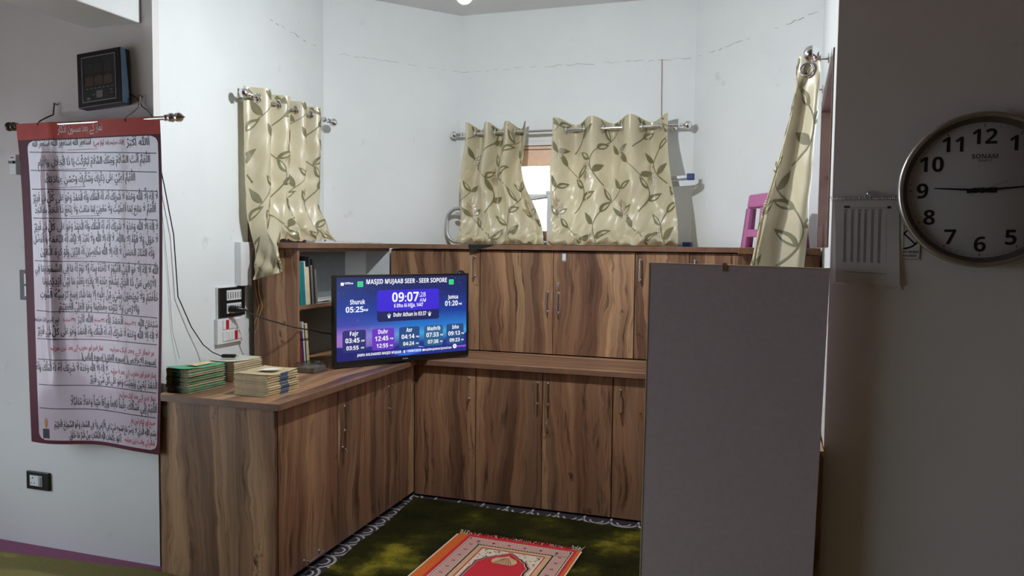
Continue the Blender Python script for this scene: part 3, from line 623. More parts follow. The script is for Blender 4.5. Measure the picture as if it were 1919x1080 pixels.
handle(ds[0], (-1.945, 3.327, .632), UPZ, OUT_X); lock(ds[0], (-1.945, 3.307, .492), OUT_X, True); handle(ds[1], (-1.945, 3.80, .648), UPZ, OUT_X)

# open bookcase on the left run
bc = thing('bookcase', 'open walnut bookcase with white inside behind the television', 'bookcase', (-2.5, 4.05, .82))
x0, x1, y0, y1, z0, z1 = -2.615, -2.34, 3.52, 4.586, .8205, 1.47
link('end_panel', MB().box((x0, y0, z0), (x1, y0+.019, z1)), 'wood', bc, bevel=.001)
link('far_panel', MB().box((x0+.001, y1-.012, z0), (x1-.004, y1, z1)), 'white_laminate', bc)
link('back_panel', MB().box((x0+.001, y0+.02, z0), (x0+.008, y1-.013, z1)), 'grey_back', bc)
sh = link('shelf', MB().box((x0+.009, y0+.0195, 1.142), (x1-.006, y1-.0125, 1.162)), 'white_laminate', bc)
link('edge_strip', MB().box((x1-.0055, y0+.0195, 1.141), (x1-.001, y1-.0125, 1.163)), 'edge_band', sh)
link('top_panel', MB().box((x0+.009, y0+.0195, 1.452), (x1-.004, y1-.0125, 1.4695)), 'edge_band', bc)
mb = MB().prism([(-2.615, 3.50, 1.471), (-2.325, 3.50, 1.471), (-2.325, 4.558, 1.471), (-2.49, 4.558, 1.471), (-2.615, 4.40, 1.471)], (0, 0, .029))
o = single('cabinet_top', 'short walnut top board of the open bookcase under the left curtain', 'shelf board', mb, 'wood_y', bevel=.0015)
strip(o, (-2.614, 3.4992, 1.4712), (-2.3242, 3.5002, 1.4995)); strip(o, (-2.3252, 3.4992, 1.4712), (-2.3242, 4.557, 1.4995))
# right run: mostly behind the board
rb = thing('upper_cabinet', 'walnut upper cabinet end behind the right curtain and the pink stool', 'cabinet', (.08, 4.0, .82), group='upper cabinets of the right run')
link('end_panel', MB().box((-.085, 3.52, .8215), (.235, 3.539, 1.47)), 'wood', rb, bevel=.001)
link('body', MB().box((-.07, 3.54, .8215), (.235, 4.40, 1.47)), 'dark_gap', rb)
link('door', MB().box((-.085, 3.54, .826), (-.0705, 4.40, 1.466)), 'wood', rb)
mb = MB().box((-.10, 3.50, 1.4715), (.235, 4.36, 1.5005)); single('cabinet_top', 'short walnut top board carrying the pink stool', 'shelf board', mb, 'wood_y', bevel=.0015)
mb = MB().box((-.365, 2.745, .7915), (.216, 4.34, .8205)); single('worktop', 'walnut worktop of the right run behind the grey board', 'worktop', mb, 'wood_y', bevel=.002)
rc = thing('base_cabinet', 'walnut base cabinet of the right run behind the grey board', 'cabinet', (-.05, 3.6, 0))
link('end_panel', MB().box((-.355, 2.762, FZ+.002), (.216, 2.781, .79)), 'wood', rc, bevel=.001); link('body', MB().box((-.34, 2.782, FZ+.002), (.216, 4.12, .79)), 'dark_gap', rc)
link('door', MB().box((-.358, 2.7825, .02), (-.341, 4.12, .786)), 'wood', rc)

# grey board standing in front of the right run
bd = thing('standing_board', 'tall grey mauve sheet board standing upright in front of the right cabinets', 'board', (-.09, 2.72, FZ))
F = [(-.387, FZ), (.184, FZ), (.212, 1.432), (-.373, 1.441)]
link('sheet', MB().prism([(x, 2.712, z) for x, z in F][::-1], (0, .018, 0)), 'board_face', bd, bevel=.0015)
e = MB(); P = [Vector((x, 2.7105, z)) for x, z in F]
e.hexa([P[3]+Vector((-.004, 0, 0)), P[2]+Vector((.002, 0, 0)), P[2]+Vector((.002, .021, 0)), P[3]+Vector((-.004, .021, 0)),
        P[3]+Vector((-.004, 0, .004)), P[2]+Vector((.002, 0, .004)), P[2]+Vector((.002, .021, .004)), P[3]+Vector((-.004, .021, .004))])
e.hexa([P[0]+Vector((-.004, 0, 0)), P[0], P[0]+Vector((0, .021, 0)), P[0]+Vector((-.004, .021, 0)), P[3]+Vector((-.004, 0, 0)), P[3], P[3]+Vector((0, .021, 0)), P[3]+Vector((-.004, .021, 0))])
link('edge_banding', e, 'board_edge', bd)
link('tape', MB().box((-.127, 2.7092, 1.418), (-.113, 2.7102, 1.447)), 'tape', bd)

# ------------------------------------------------------------------ curtains, rods
random.seed(11)
def sm(a, b, x):
    x = max(0., min(1., (x-a)/(b-a))); return x*x*(3-2*x)
def hsh(a, b):
    return (math.sin(a*12.9+b*4.1)+math.sin(a*5.3-b*9.7+1.3)+math.sin(a*23.1+b*17.9+.7)*.5)/2.5
def vine_print(cur, fn, w, h, toward, seed, x_off=.0):
    """printed trailing leaves and flower bursts that follow the cloth"""
    rnd = random.Random(seed); toward = Vector(toward)
    def at(a, b):
        s, t = a/w, b/h
        s = min(max(s, 0), 1); t = min(max(t, 0), 1); e = .004
        p = fn(s, t); du = fn(min(s+e, 1), t)-fn(max(s-e, 0), t); dv = fn(s, min(t+e, 1))-fn(s, max(t-e, 0))
        n = du.cross(dv)
        n = n.normalized() if n.length > 1e-9 else toward
        if n.dot(toward) < 0: n = -n
        return p, n
    def put(mb, pts, fs, lift=.0022):
        if any(not (-.002 < a < w+.002 and .0 < b < h) for a, b in pts): 
            keep = [0 < a < w and 0 < b < h for a, b in pts]
            fs = [f for f in fs if all(keep[i] for i in f)]
            if not fs: return
        vs = []
        for a, b in pts:
            p, n = at(a, b); vs.append(p+n*lift)
        mb.add(vs, fs, True)
    ol, pa, ta, si = MB(), MB(), MB(), MB()
    def leaf(x, y, ang, L, W, inner=True):
        pts = []; n = 8
        for i in range(n+1):
            t = i/n; hw = W*math.sin(math.pi*min(1, t**.8))*.5+.0004; bend = .18*L*t*t
            cx = x+math.cos(ang)*L*t-math.sin(ang)*bend; cy = y+math.sin(ang)*L*t+math.cos(ang)*bend
            nx, ny = -math.sin(ang), math.cos(ang); pts += [(cx+nx*hw, cy+ny*hw), (cx, cy), (cx-nx*hw, cy-ny*hw)]
        fs = [q for i in range(n) for q in ((3*i, 3*i+1, 3*i+4, 3*i+3), (3*i+1, 3*i+2, 3*i+5, 3*i+4))]
        put(ol, pts, fs)
        if inner:
            q = []
            for i in range(7):
                t = .18+.6*i/6; hw = W*.20*math.sin(math.pi*i/6)+.0003; bend = .18*L*t*t; o = W*.10
                cx = x+math.cos(ang)*L*t-math.sin(ang)*(bend+o); cy = y+math.sin(ang)*L*t+math.cos(ang)*(bend+o); nx, ny = -math.sin(ang), math.cos(ang)
                q += [(cx+nx*hw, cy+ny*hw), (cx-nx*hw, cy-ny*hw)]
            put(pa, q, [(2*i, 2*i+1, 2*i+3, 2*i+2) for i in range(6)], .0032)
    def line(mb, pts, w0, lift=.0022):
        q = []
        for i, (a, b) in enumerate(pts):
            a2, b2 = pts[min(i+1, len(pts)-1)]; a1, b1 = pts[max(i-1, 0)]; d = math.hypot(a2-a1, b2-b1) or 1; nx, ny = -(b2-b1)/d, (a2-a1)/d
            hw = w0/2*(1-.55*i/len(pts)); q += [(a+nx*hw, b+ny*hw), (a-nx*hw, b-ny*hw)]
        put(mb, q, [(2*i, 2*i+1, 2*i+3, 2*i+2) for i in range(len(pts)-1)], lift)
    K = 1.75
    ncol = int(w/(.17*K*.8))+2
    for c in range(ncol):
        for r_ in range(int(h/.42)+2):
            x = (c-.3)*.24+x_off; y = r_*.42+(.21 if c % 2 else .03)
            dirn = 1 if c % 2 else -1
            pts = [(x+dirn*(.105*math.sin(i/20*4.2)-.03*i/20), y-.40*i/20) for i in range(21)]
            line(ol, pts, .0085)
            for k, (i, sd, L) in enumerate([(4, 1, .095), (8, -1, .085), (12, 1, .090), (16, -1, .08), (20, 1, .08), (20, -1, .07)]):
                px, py = pts[i]; ang = -math.pi/2+sd*rnd.uniform(.55, 1.05)
                leaf(px, py, ang, L*1.15*rnd.uniform(.9, 1.15), L*.46, rnd.random() < .65)
            line(pa, [(x+.09+.04*math.sin(i/8*2), y-.06-.12*i/8) for i in range(9)], .008, .0026)
            fx, fy = x+.12, y-.27
            if (c+r_) % 2 == 0:
                for k in range(54):
                    a = rnd.uniform(0, 2*math.pi); r0, r1 = rnd.uniform(.004, .022), rnd.uniform(.038, .060)
                    line(ta, [(fx+math.cos(a)*r*.7, fy+math.sin(a)*r*1.25) for r in (r0, (r0+r1)/2, r1)], .0048, .0018)
            for k in range(11):
                yy = fy+.011*k-.03; L = (.016+.022*math.sin(k*.28))*rnd.uniform(.8, 1.2)
                line(si, [(fx+.005, yy+.004), (fx+.005+L*.5, yy-.004), (fx+.005+L, yy-.002)], .0050, .0028)
            line(si, [(fx+.004, fy-.04), (fx+.010, fy+.02), (fx+.006, fy+.09)], .004, .0028)
    for nm, mb, mt in (('vine_print', ol, 'print_olive'), ('leaf_vein_print', pa, 'print_pale'), ('flower_print', ta, 'print_tan'), ('shiny_print', si, 'print_silver')):
        if mb.f: link(nm, mb, mt, cur, kind='stuff')
def eyelets(cur, pts, axis, R0=.024):
    for p in pts: link('eyelet', MB().torus(p, axis, R0, .006, 22, 8), 'chrome', cur)
def rod(label, a, b, rb_, wallpts, rr=.011, group='curtain rods'):
    a, b = Vector(a), Vector(b); ax = (b-a).normalized()
    t = thing('curtain_rod', label, 'curtain rod', (a+b)/2, group=group)
    link('pole', MB().tube([a, b], rr, 14), 'chrome', t)
    for p, s in ((a, -1), (b, 1)):
        f = link('finial', MB().lathe([(0, rr*1.25), (.012, rr*1.25), (.014, rr*.8), (.022, rr*.8), (.024, rr*1.3), (.034, rr*1.3), (.036, rr*.75), (.042, rr*.8)], p, ax*s, 16), 'chrome', t)
        link('ball', MB().sphere(p+ax*s*(.040+rb_*.92), rb_, 20), 'chrome', f)
    for p, w in wallpts:
        p, w = Vector(p), Vector(w); k = (w-p).normalized()
        link('bracket', MB().tube([p, w-k*.004], .006, 8).lathe([(0, .002), (0, .020), (.004, .020), (.004, 0)], w-k*.0045, k, 16).torus(p, ax, rr+.003, .003, 14, 6), 'chrome', t)
    return t

# left curtain (rod along Y on the left niche wall)
rod('chrome curtain rod with ball ends on the left niche wall', (-2.560, 3.44, 2.266), (-2.578, 4.215, 2.256), .026,
    [((-2.561, 3.47, 2.266), (-2.654, 3.47, 2.262)), ((-2.577, 4.17, 2.256), (-2.690, 4.17, 2.250))], .0105)
def left_fn(s, t):
    y = 3.435+.70*s
    hang = 1-sm(.20, .27, s)
    zb = 1.507*(1-hang)+(1.30+.05*s/.2)*hang
    zt = 2.318-.012*s
    z = zt+(zb-zt)*t
    amp = .045*(1-.35*sm(.1, .9, t))
    x = -2.562-.018*s-amp*math.cos(2*math.pi*s**1.12*4.0)
    low = sm(.72, 1, t)
    x += low*(1-hang)*(.085+.040*hsh(s*3.2, t*2)); y += low*(1-hang)*(.03*hsh(s*4+2, t*3)-.005)
    z += sm(.85, 1, t)*(1-hang)*.030*abs(hsh(s*4, t*4))
    if hang > 0:
        k = sm(.62, .84, t)*hang
        y += (3.478-.02*s-y)*k-.025*hang*sm(.8, 1, t)*(1+hsh(s*7, t*5))
        x += hang*sm(.68, .97, t)*(.03+.62*s)
    x += .0032*hsh(s*6, t*4+1)*sm(.05, .3, t)
    if s > .235: z = max(z, 1.5035)
    if z < 1.503: y = min(y, 3.490)
    return Vector((max(x, -2.628), y, z))
lc = thing('curtain', 'gold satin leaf print curtain hanging over the bookcase end beside the wall sockets', 'curtain', (-2.56, 3.75, 2.26), group='gold leaf curtains')
link('cloth', MB().grid(left_fn, 150, 130), 'satin_gold', lc)
vine_print(lc, left_fn, .98, .90, (1, -.6, 0), 3, .13)
eyelets(lc, [(-2.562-.018*((k/4)**(1/1.12)), 3.435+.70*((k/4)**(1/1.12)), 2.262) for k in (.25, .75, 1.25, 1.75, 2.25, 2.75, 3.25, 3.75)], (0.25, 1, 0), .023)

# back curtains
rod('chrome curtain rod with ball ends on the back wall above the window', (-1.995, 5.0, 2.262), (-.535, 5.0, 2.270), .027,
    [((-1.965, 5.0, 2.262), (-1.965, 5.099, 2.258)), ((-.565, 5.0, 2.270), (-.565, 5.099, 2.266))], .0105)
def back_fn(xa, xb, ya, yb, k, ph, ztop, flare, seed):
    def fn(s, t):
        top = xa+(xb-xa)*s; bot = ya+(yb-ya)*s
        e = sm(flare, 1, t); x = top+(bot-top)*e
        amp = .052*(1-.55*sm(.15, .9, t))
        y = 5.0+amp*math.cos(2*math.pi*(k*s)+ph)-.14*sm(.08, .6, t)-.05*sm(.6, 1, t)
        zt = ztop+.020*math.cos(2*math.pi*k*s+ph)*-1; zb = 1.506
        z = zt+(zb-zt)*t
        low = sm(.80, 1, t)
        y += low*(.040*hsh(s*2.6+seed, t*4)-.02)+.009*hsh(s*4+seed, t*3)*sm(.1, .4, t)
        z += sm(.84, .95, t)*(1-sm(.96, 1, t))*.02*hsh(s*4+seed, t*2)
        if t > .93: y -= .045*math.sin((t-.93)/.07*math.pi)*(.7+.5*hsh(s*2.5+seed, 2))
        return Vector((x, min(y, 5.07), max(z, 1.503)))
    return fn
f1 = back_fn(-1.955, -1.525, -1.925, -1.335, 3.0, math.pi*.9, 2.315, .35, 1.0)
b1 = thing('curtain', 'narrow gold satin leaf print curtain left of the bright window gap', 'curtain', (-1.72, 5.0, 2.26), group='gold leaf curtains')
link('cloth', MB().grid(f1, 120, 130), 'satin_gold', b1); vine_print(b1, f1, .62, .84, (0, -1, 0), 5, .03)
eyelets(b1, [(-1.955+.43*s, 5.0, 2.263) for s in (.117, .283, .45, .617, .783, .95)], (1, .35, 0))
f2 = back_fn(-1.340, -.590, -1.300, -.490, 3.0, math.pi*.9, 2.325, .1, 4.0)
b2 = thing('curtain', 'wide gold satin leaf print curtain right of the bright window gap', 'curtain', (-.95, 5.0, 2.26), group='gold leaf curtains')
link('cloth', MB().grid(f2, 170, 130), 'satin_gold', b2); vine_print(b2, f2, .92, .84, (0, -1, 0), 8)
eyelets(b2, [(-1.34+.75*(k-.4)/6.0, 5.0, 2.266) for k in range(1, 7)], (1, .35, 0))

# right curtain (rod along Y, seen end-on)
rod('chrome curtain rod seen end on at the right niche wall', (.163, 3.335, 2.262), (.185, 4.05, 2.262), .031,
    [((.164, 3.36, 2.262), (.233, 3.36, 2.262)), ((.184, 4.0, 2.262), (.254, 4.0, 2.262))], .0115)
def right_fn(s, t):
    zt, zb = 2.275-.0*s, 1.17; z = zt+(zb-zt)*t
    q = sm(0, .85, t)
    y = 3.315+.18*s-.02*q-.022*math.sin(2*math.pi*4.5*s)*sm(.03, .2, t)
    cx = .158-.085*q; amp = .042+.050*q
    x = cx+amp*math.cos(2*math.pi*(1.5*s)+.25)-.03*q*s
    x += .004*hsh(s*4, t*3)*sm(.1, .4, t)
    return Vector((x, min(y, 3.495), z))
r1 = thing('curtain', 'gold satin leaf print curtain hanging at the right niche wall above the board', 'curtain', (.16, 3.4, 2.26), group='gold leaf curtains')
link('cloth', MB().grid(right_fn, 90, 130), 'satin_gold', r1); vine_print(r1, right_fn, .80, 1.13, (-.2, -1, 0), 13, .20)
eyelets(r1, [(.150, 3.335, 2.215), (.16, 3.42, 2.225)], (.35, 1, 0), .025)

# ------------------------------------------------------------------ things on top of the cabinets
ld = thing('step_ladder', 'folded aluminium step ladder lying on its side behind the back curtains', 'ladder', (-1.3, 4.955, 1.501))
def LK(n, mb, mat, par, **kw):
    mb.v = [Vector((p.x*.982, p.y, 1.5015+(p.z-1.5015)*.982)) for p in mb.v]; return link(n, mb, mat, par, **kw)
yl = 4.955
arc = [(-1.98+.10*0, yl, 1.752)]+[(-2.04+.09*math.cos(a), yl, 1.665+.09*math.sin(a)) for a in [R(x) for x in (90, 110, 130, 150, 170, 180)]]
arc += [(-2.13, yl, 1.60)]+[(-2.05+.08*math.cos(a), yl, 1.595+.078*math.sin(a)) for a in [R(x) for x in (200, 220, 240, 258, 270)]]
LK('frame_tube', MB().tube([(-.62, yl, 1.935)]+arc+[(-.50, yl, 1.5165)], .0125, 10), 'alu', ld)
LK('rail', MB().prism([(-.62, yl-.02, 1.925), (-.43, yl-.02, 1.945), (-.43, yl-.02, 1.962), (-.62, yl-.02, 1.945)], (0, .03, 0)), 'alu', ld)
LK('rail', MB().prism([(-.95, yl-.012, 1.862), (-.42, yl-.012, 1.893), (-.40, yl-.012, 1.905), (-.40, yl-.012, 1.928), (-.95, yl-.012, 1.90)], (0, .025, 0)), 'alu', ld)
LK('foot_cap', MB().box((-.472, yl-.023, 1.928), (-.425, yl+.012, 1.968)), 'blue_plastic', ld, bevel=.004)
LK('foot_cap', MB().box((-.49, yl-.021, 1.5015), (-.43, yl+.014, 1.532)), 'blue_plastic', ld, bevel=.004)
LK('rung', MB().box((-1.392, yl-.022, 1.504), (-1.362, yl+.016, 1.862)).box((-1.40, yl-.024, 1.845), (-1.372, yl+.016, 1.868)), 'alu', ld, bevel=.003)
LK('rung', MB().box((-.90, yl-.020, 1.504), (-.87, yl+.014, 1.90)), 'alu', ld, bevel=.003)
LK('cross_bar', MB().box((-2.06, yl-.012, 1.70), (-1.80, yl+.012, 1.725)), 'alu', ld, bevel=.003)

st = thing('plastic_stool', 'small pink plastic stool on top of the right cabinet', 'stool', (.056, 4.14, 1.501), R(25))
def stool(st):
    hb, ht, H = .125, .100, .272
    def at(u, v, z): k = (hb+(ht-hb)*z/H)/hb; return Vector((u*hb*k, v*hb*k, z))
    top = MB()
    P = [at(a, b, H-.07) for a, b in ((-1,-1),(1,-1),(1,1),(-1,1))]+[at(a, b, H) for a, b in ((-1,-1),(1,-1),(1,1),(-1,1))]
    top.hexa(P); link('seat', local(st, top), 'pink_plastic', st, bevel=.010)
    for sx in (-1, 1):
        for sy in (-1, 1):
            leg = MB(); w, th = .46, .14
            for (u0, u1, v0, v1) in ((1-w, 1, 1-th, 1), (1-th, 1, 1-w, 1)):
                lo, hi = 0, H-.071
                q = [(u0, v0), (u1, v0), (u1, v1), (u0, v1)]
                A = [at(u*sx, v*sy, lo) for u, v in q]; B = [at(u*sx, v*sy, hi) for u, v in q]
                if sx*sy < 0: A, B = A[::-1], B[::-1]
                leg.hexa(A+B)
            link('leg', local(st, leg), 'pink_plastic', st)
    for ax in (0, 1):
        for sg in (-1, 1):
            q = [(-.55, .88), (.55, .88), (.55, .99), (-.55, .99)]
            if ax: q = [(b, -a) for a, b in q]
            q = [(a*1.0, b*sg) if ax == 0 else (a*sg, b) for a, b in q]
            A = [at(a, b, .055) for a, b in q]; B = [at(a, b, .092) for a, b in q]
            link('stretcher', local(st, MB().hexa(A+B)), 'pink_plastic', st)
stool(st)
mb = MB().grid(lambda s, t: Vector((-2.38+.03*math.sin(t*3)-.14*t, 4.17+.19*s, 1.503+.006*t+.004*abs(math.sin(s*9+t*5)))), 16, 8)
single('paper_sheet', 'crumpled pale paper lying on the bookcase top right of the left curtain', 'paper', mb, 'paper')
mb = MB().box((-2.45, 4.37, 1.5005), (-2.36, 4.52, 1.508)); single('paper_pad', 'flat white pad on the bookcase top near the wall corner', 'paper', mb, 'cover_white')
mb = MB().prism([(-1.775, 4.556, 1.501), (-1.60, 4.556, 1.501), (-1.68, 4.556, 1.478), (-1.735, 4.556, 1.462), (-1.765, 4.556, 1.455)], (0, .004, 0))
single('cloth_scrap', 'small dark cloth corner hanging over the cabinet top edge', 'cloth', mb, 'black_matte')

# ------------------------------------------------------------------ television
TVL, TVR = Vector((-2.17, 3.605, .83)), Vector((-1.685, 4.33, .83))
ang = math.atan2(TVR.y-TVL.y, TVR.x-TVL.x); Wt = (TVR-TVL).length
tv = thing('television', 'flat black television showing blue prayer times, set across the cabinet corner', 'television', (TVL+TVR)/2, ang)
HT = .497; hw = Wt/2
L = lambda mb: local(tv, mb)
link('housing', L(MB().box((-hw, .004, 0), (hw, .040, HT)).box((-hw+.12, .041, .05), (hw-.12, .075, HT-.12))), 'black_plastic', tv, bevel=.004)
bz = MB(); b0 = .0125
bz.box((-hw, -.002, HT-.011), (hw, .0038, HT)); bz.box((-hw, -.002, 0), (hw, .0038, .030)); bz.box((-hw, -.002, .030), (-hw+b0, .0038, HT-.011)); bz.box((hw-b0, -.002, .030), (hw, .0038, HT-.011))
link('bezel', L(bz), 'black_plastic', tv)
link('maker_mark', L(MB().box((-.018, -.0026, .012), (.018, -.0021, .018))), 'grey_plastic', tv)
link('stand', L(MB().box((-.05, .078, -.009), (.05, .10, .10)).box((-.13, .079, -.0095), (.13, .24, .004))), 'black_matte', tv, bevel=.003)
sx0, sx1, sz0, sz1 = -hw+b0, hw-b0, .030, HT-.011; SW, SH = sx1-sx0, sz1-sz0
scn = link('screen', L(MB().box((sx0, -.0004, sz0), (sx1, .0036, sz1))), 'screen_picture', tv)
def sp(u, v, k=1): return (sx0+u*SW, -.0006-.0003*k, sz1-v*SH)
def rrect(u0, u1, v0, v1, r, k, mb):
    rx, ry = r, r*SW/SH; pts = []
    for cx, cy, a0 in ((u1-rx, v0+ry, -90), (u1-rx, v1-ry, 0), (u0+rx, v1-ry, 90), (u0+rx, v0+ry, 180)):
        for i in range(5): a = R(a0+i*22.5); pts.append(sp(cx+rx*math.cos(a), cy+ry*math.sin(a), k))
    mb.poly(pts[::-1]); return mb
def pol(pts, k): return MB().poly([sp(u, v, k) for u, v in pts])
hill = [(0, .83), (.06, .835), (.12, .86), (.2, .855), (.24, .845), (.30, .87), (.38, .86), (.42, .875), (.45, .85), (.50, .84), (.53, .80), (.56, .85), (.64, .86), (.70, .84), (.78, .86), (.85, .82), (.92, .79), (1, .76), (1, 1), (0, 1)]
link('mountains', L(pol(hill, 1)), 'scr_hill2', scn)
link('mountains', L(pol([(0, .84), (.1, .87), (.22, .885), (.34, .93), (.42, 1.0), (0, 1)], 2)), 'scr_hill', scn)
link('mountains', L(pol([(.44, .87), (.48, .82), (.50, .79), (.52, .725), (.545, .78), (.57, .80), (.60, .85), (.66, .90), (.55, .88)], 2)), 'scr_peak', scn)
link('mountain_snow', L(pol([(.56, .87), (.60, .885), (.66, .91), (.60, .90), (.57, .90)], 3)), 'scr_snow', scn)
link('lake', L(pol([(.42, .955), (.50, .925), (.58, .915), (.66, .935), (.62, .97), (.52, .995), (.45, .985)], 3)), 'scr_lake', scn)
link('time_panel', L(rrect(.287, .768, .165, .43, .018, 3, MB())), 'scr_purple', scn); link('countdown_panel', L(rrect(.287, .768, .40, .555, .018, 2, MB())), 'scr_navy', scn)
for (a, b), mt in zip(((.04, .205), (.25, .415), (.452, .61), (.648, .80), (.83, .975)), ('scr_card', 'scr_cardp', 'scr_cardb', 'scr_cardg', 'scr_cardb')):
    link('prayer_card', L(rrect(a, b, .635, .90, .015, 4, MB())), mt, scn)
for u in (.165, .868):
    link('green_badge', L(rrect(u-.02, u+.02, .052, .118, .003, 4, MB())), 'scr_green', scn)
    link('badge_lines', L(pol([(u-.015, .070), (u+.015, .070), (u+.015, .077), (u-.015, .077)], 5).poly([sp(*p, 5) for p in [(u-.015, .094), (u+.015, .094), (u+.015, .101), (u-.015, .101)]])), 'scr_dgreen', scn)
wh = MB(); lg = MB()
for s_, u, v, h_, th, al, ink, fit in TV_TEXT:
    vs, fs = BANK[(s_, th, al)]; k = h_*SH/.727; kx = k
    if fit: xs_ = [x for x, y in vs]; kx = fit*SW/(max(xs_)-min(xs_))
    (wh if ink == 'scr_white' else lg).add([(sx0+u*SW+x*kx, -.0024, sz1-v*SH+y*k-.0) for x, y in vs], fs)
wh.poly([sp(*p, 6) for p in [(.028, .062), (.05, .062), (.05, .098), (.028, .098)]])
def ring(mb, u, v, r0, r1, k, n=24):
    for i in range(n):
        a, b = i*2*math.pi/n, (i+1)*2*math.pi/n; q = SW/SH
        mb.poly([sp(u+r0*math.cos(a), v+r0*q*math.sin(a), k), sp(u+r1*math.cos(a), v+r1*q*math.sin(a), k), sp(u+r1*math.cos(b), v+r1*q*math.sin(b), k), sp(u+r0*math.cos(b), v+r0*q*math.sin(b), k)])
ring(wh, .90, .93, .004, .016, 6)
for u in (.375, .69):
    for du, dv in ((-.012, -.02), (0, -.032), (.012, -.02)): wh.poly([sp(u+du-.002, .485+dv, 6), sp(u+du+.002, .485+dv, 6), sp(u+du*.5+.002, .495, 6), sp(u+du*.5-.002, .495, 6)])
    ring(wh, u, .498, 0, .009, 6, 12)
wh.poly([sp(*p, 6) for p in [(.487, .928), (.497, .928), (.497, .962), (.487, .962)]]); wh.poly([sp(*p, 6) for p in [(.635, .932), (.650, .932), (.650, .958), (.635, .958)]])
link('lettering', L(wh), 'scr_white', scn, kind='stuff'); link('logo_lettering', L(lg), 'scr_logo', scn, kind='stuff')
# round thing behind the corner of the set
wc = link('corner_device', L(MB().lathe([(0, 0), (0, .026), (.014, .034), (.028, .030), (.034, 0)], (hw-.016, .042, HT-.016), (0, 1, 0), 22)), 'black_plastic', tv, label='small round dark device')
link('side_cover', L(MB().lathe([(0, .030), (.010, .036), (.018, .030), (.018, 0)], (hw-.004, .078, HT-.024), (.2, 1, 0), 22)), 'grey_plastic', wc)

# ------------------------------------------------------------------ books
BOOKG = {}
def flat_book(label, group, cx, cy, z, w, d, h, rz, cov, pages, band=None, curl=0.0):
    t = thing('book', label, 'book', (cx, cy, z), rz, group)
    pg = MB().box((-w/2+.002, -d/2+.002, h*.14), (w/2-.003, d/2-.003, h*.86)); link('pages', local(t, pg), pages, t)
    c = MB()
    def cover(z0, th, dz):
        def fn(s, q):
            return Vector(((s-.5)*w, (q-.5)*d, z0+dz*(abs(2*s-1)**3*math.sin(q*5+cx*40)*.6+.4*abs(2*q-1)**3)))
        g = MB().grid(fn, 8, 8); c.add(g.v, g.f, True)
        g2 = MB().grid(lambda s, q: fn(s, q)+Vector((0, 0, th)), 8, 8); c.add(g2.v, [f[::-1] for f in g2.f], True)
        n = 8; idx = [(i, 0) for i in range(n)]+[(n, j) for j in range(n)]+[(n-i, n) for i in range(n)]+[(0, n-j) for j in range(n)]
        e_ = [fn(i/n, j/n) for i, j in idx]; m = len(e_)
        c.add(e_+[p+Vector((0, 0, th)) for p in e_], [(i, (i+1) % m, m+(i+1) % m, m+i) for i in range(m)])
    cover(.0002, h*.12, 0); cover(h*.87, h*.12, curl)
    link('cover', local(t, c), cov, t)
    if band:
        u0, u1, side, mt = band
        if side == 'f': b_ = MB().box((-w/2+u0*w, -d/2-.0006, h*.02), (-w/2+u1*w, -d/2+.001, h*.98))
        else: b_ = MB().box((w/2-.001, -d/2+u0*d, h*.02), (w/2+.0006, -d/2+u1*d, h*.98))
        link('spine_band', local(t, b_), mt, t)
    return t
random.seed(21)
ORD = ['bottom', 'second', 'third', 'fourth', 'fifth', 'sixth', 'seventh', 'eighth', 'ninth', 'tenth', 'eleventh']
def stack(n, cx, cy, w, d, h, rz, cov, pages, band, what, grp, jit=.004):
    z = .8202
    for i in range(n):
        hh = h*random.uniform(.88, 1.14); top = i == n-1
        lab = ('topmost ' if top else 'lowest ' if i == 0 else ORD[i]+' from below ')+what
        flat_book(lab, grp, cx+random.uniform(-jit, jit), cy+random.uniform(-jit, jit), z, w, d, hh, rz+R(random.uniform(-1.2, 1.2)), cov[i % len(cov)], pages, band, .006 if top else 0)
        z += hh+.0004
    return z
zg = stack(10, -2.476, 2.905, .135, .225, .0105, R(-4), ['cover_green', 'cover_green', 'cover_green', 'cover_pale'], 'paper_brown', (.28, .62, 'f', 'spine_teal'), 'green notebook in the stack at the left end of the worktop', 'green notebooks on the worktop')
zb_ = stack(9, -2.485, 3.20, .15, .21, .0105, R(-2), ['cover_pale', 'cover_cream'], 'paper_old', (.3, .7, 'f', 'cover_grey'), 'pale worn book in the stack behind the green notebooks', 'pale books behind the green stack')
zc = stack(9, -2.13, 2.955, .185, .215, .0101, R(-3), ['cover_cream', 'cover_cream', 'paper_old'], 'paper_old', (.40, .66, 'r', 'label_blue'), 'cream booklet in the stack near the worktop corner', 'cream booklets near the worktop corner')
mb = MB().grid(lambda s, t: Vector((-2.16+.09*s, 2.92+.07*t, zc+.0062+.006*math.sin(s*3.1)*math.sin(t*3.1)+.006*s)), 8, 8)
single('folded_note', 'small folded paper note on top of the cream booklets', 'paper', mb, 'paper')
mb = MB().grid(lambda s, t: Vector((-2.505+.06*s, 2.87+.12*t, zg+.0062+.002*math.sin(s*4))), 6, 6)
single('paper_label', 'torn cream paper lying on top of the green notebooks', 'paper', mb, 'cover_cream')

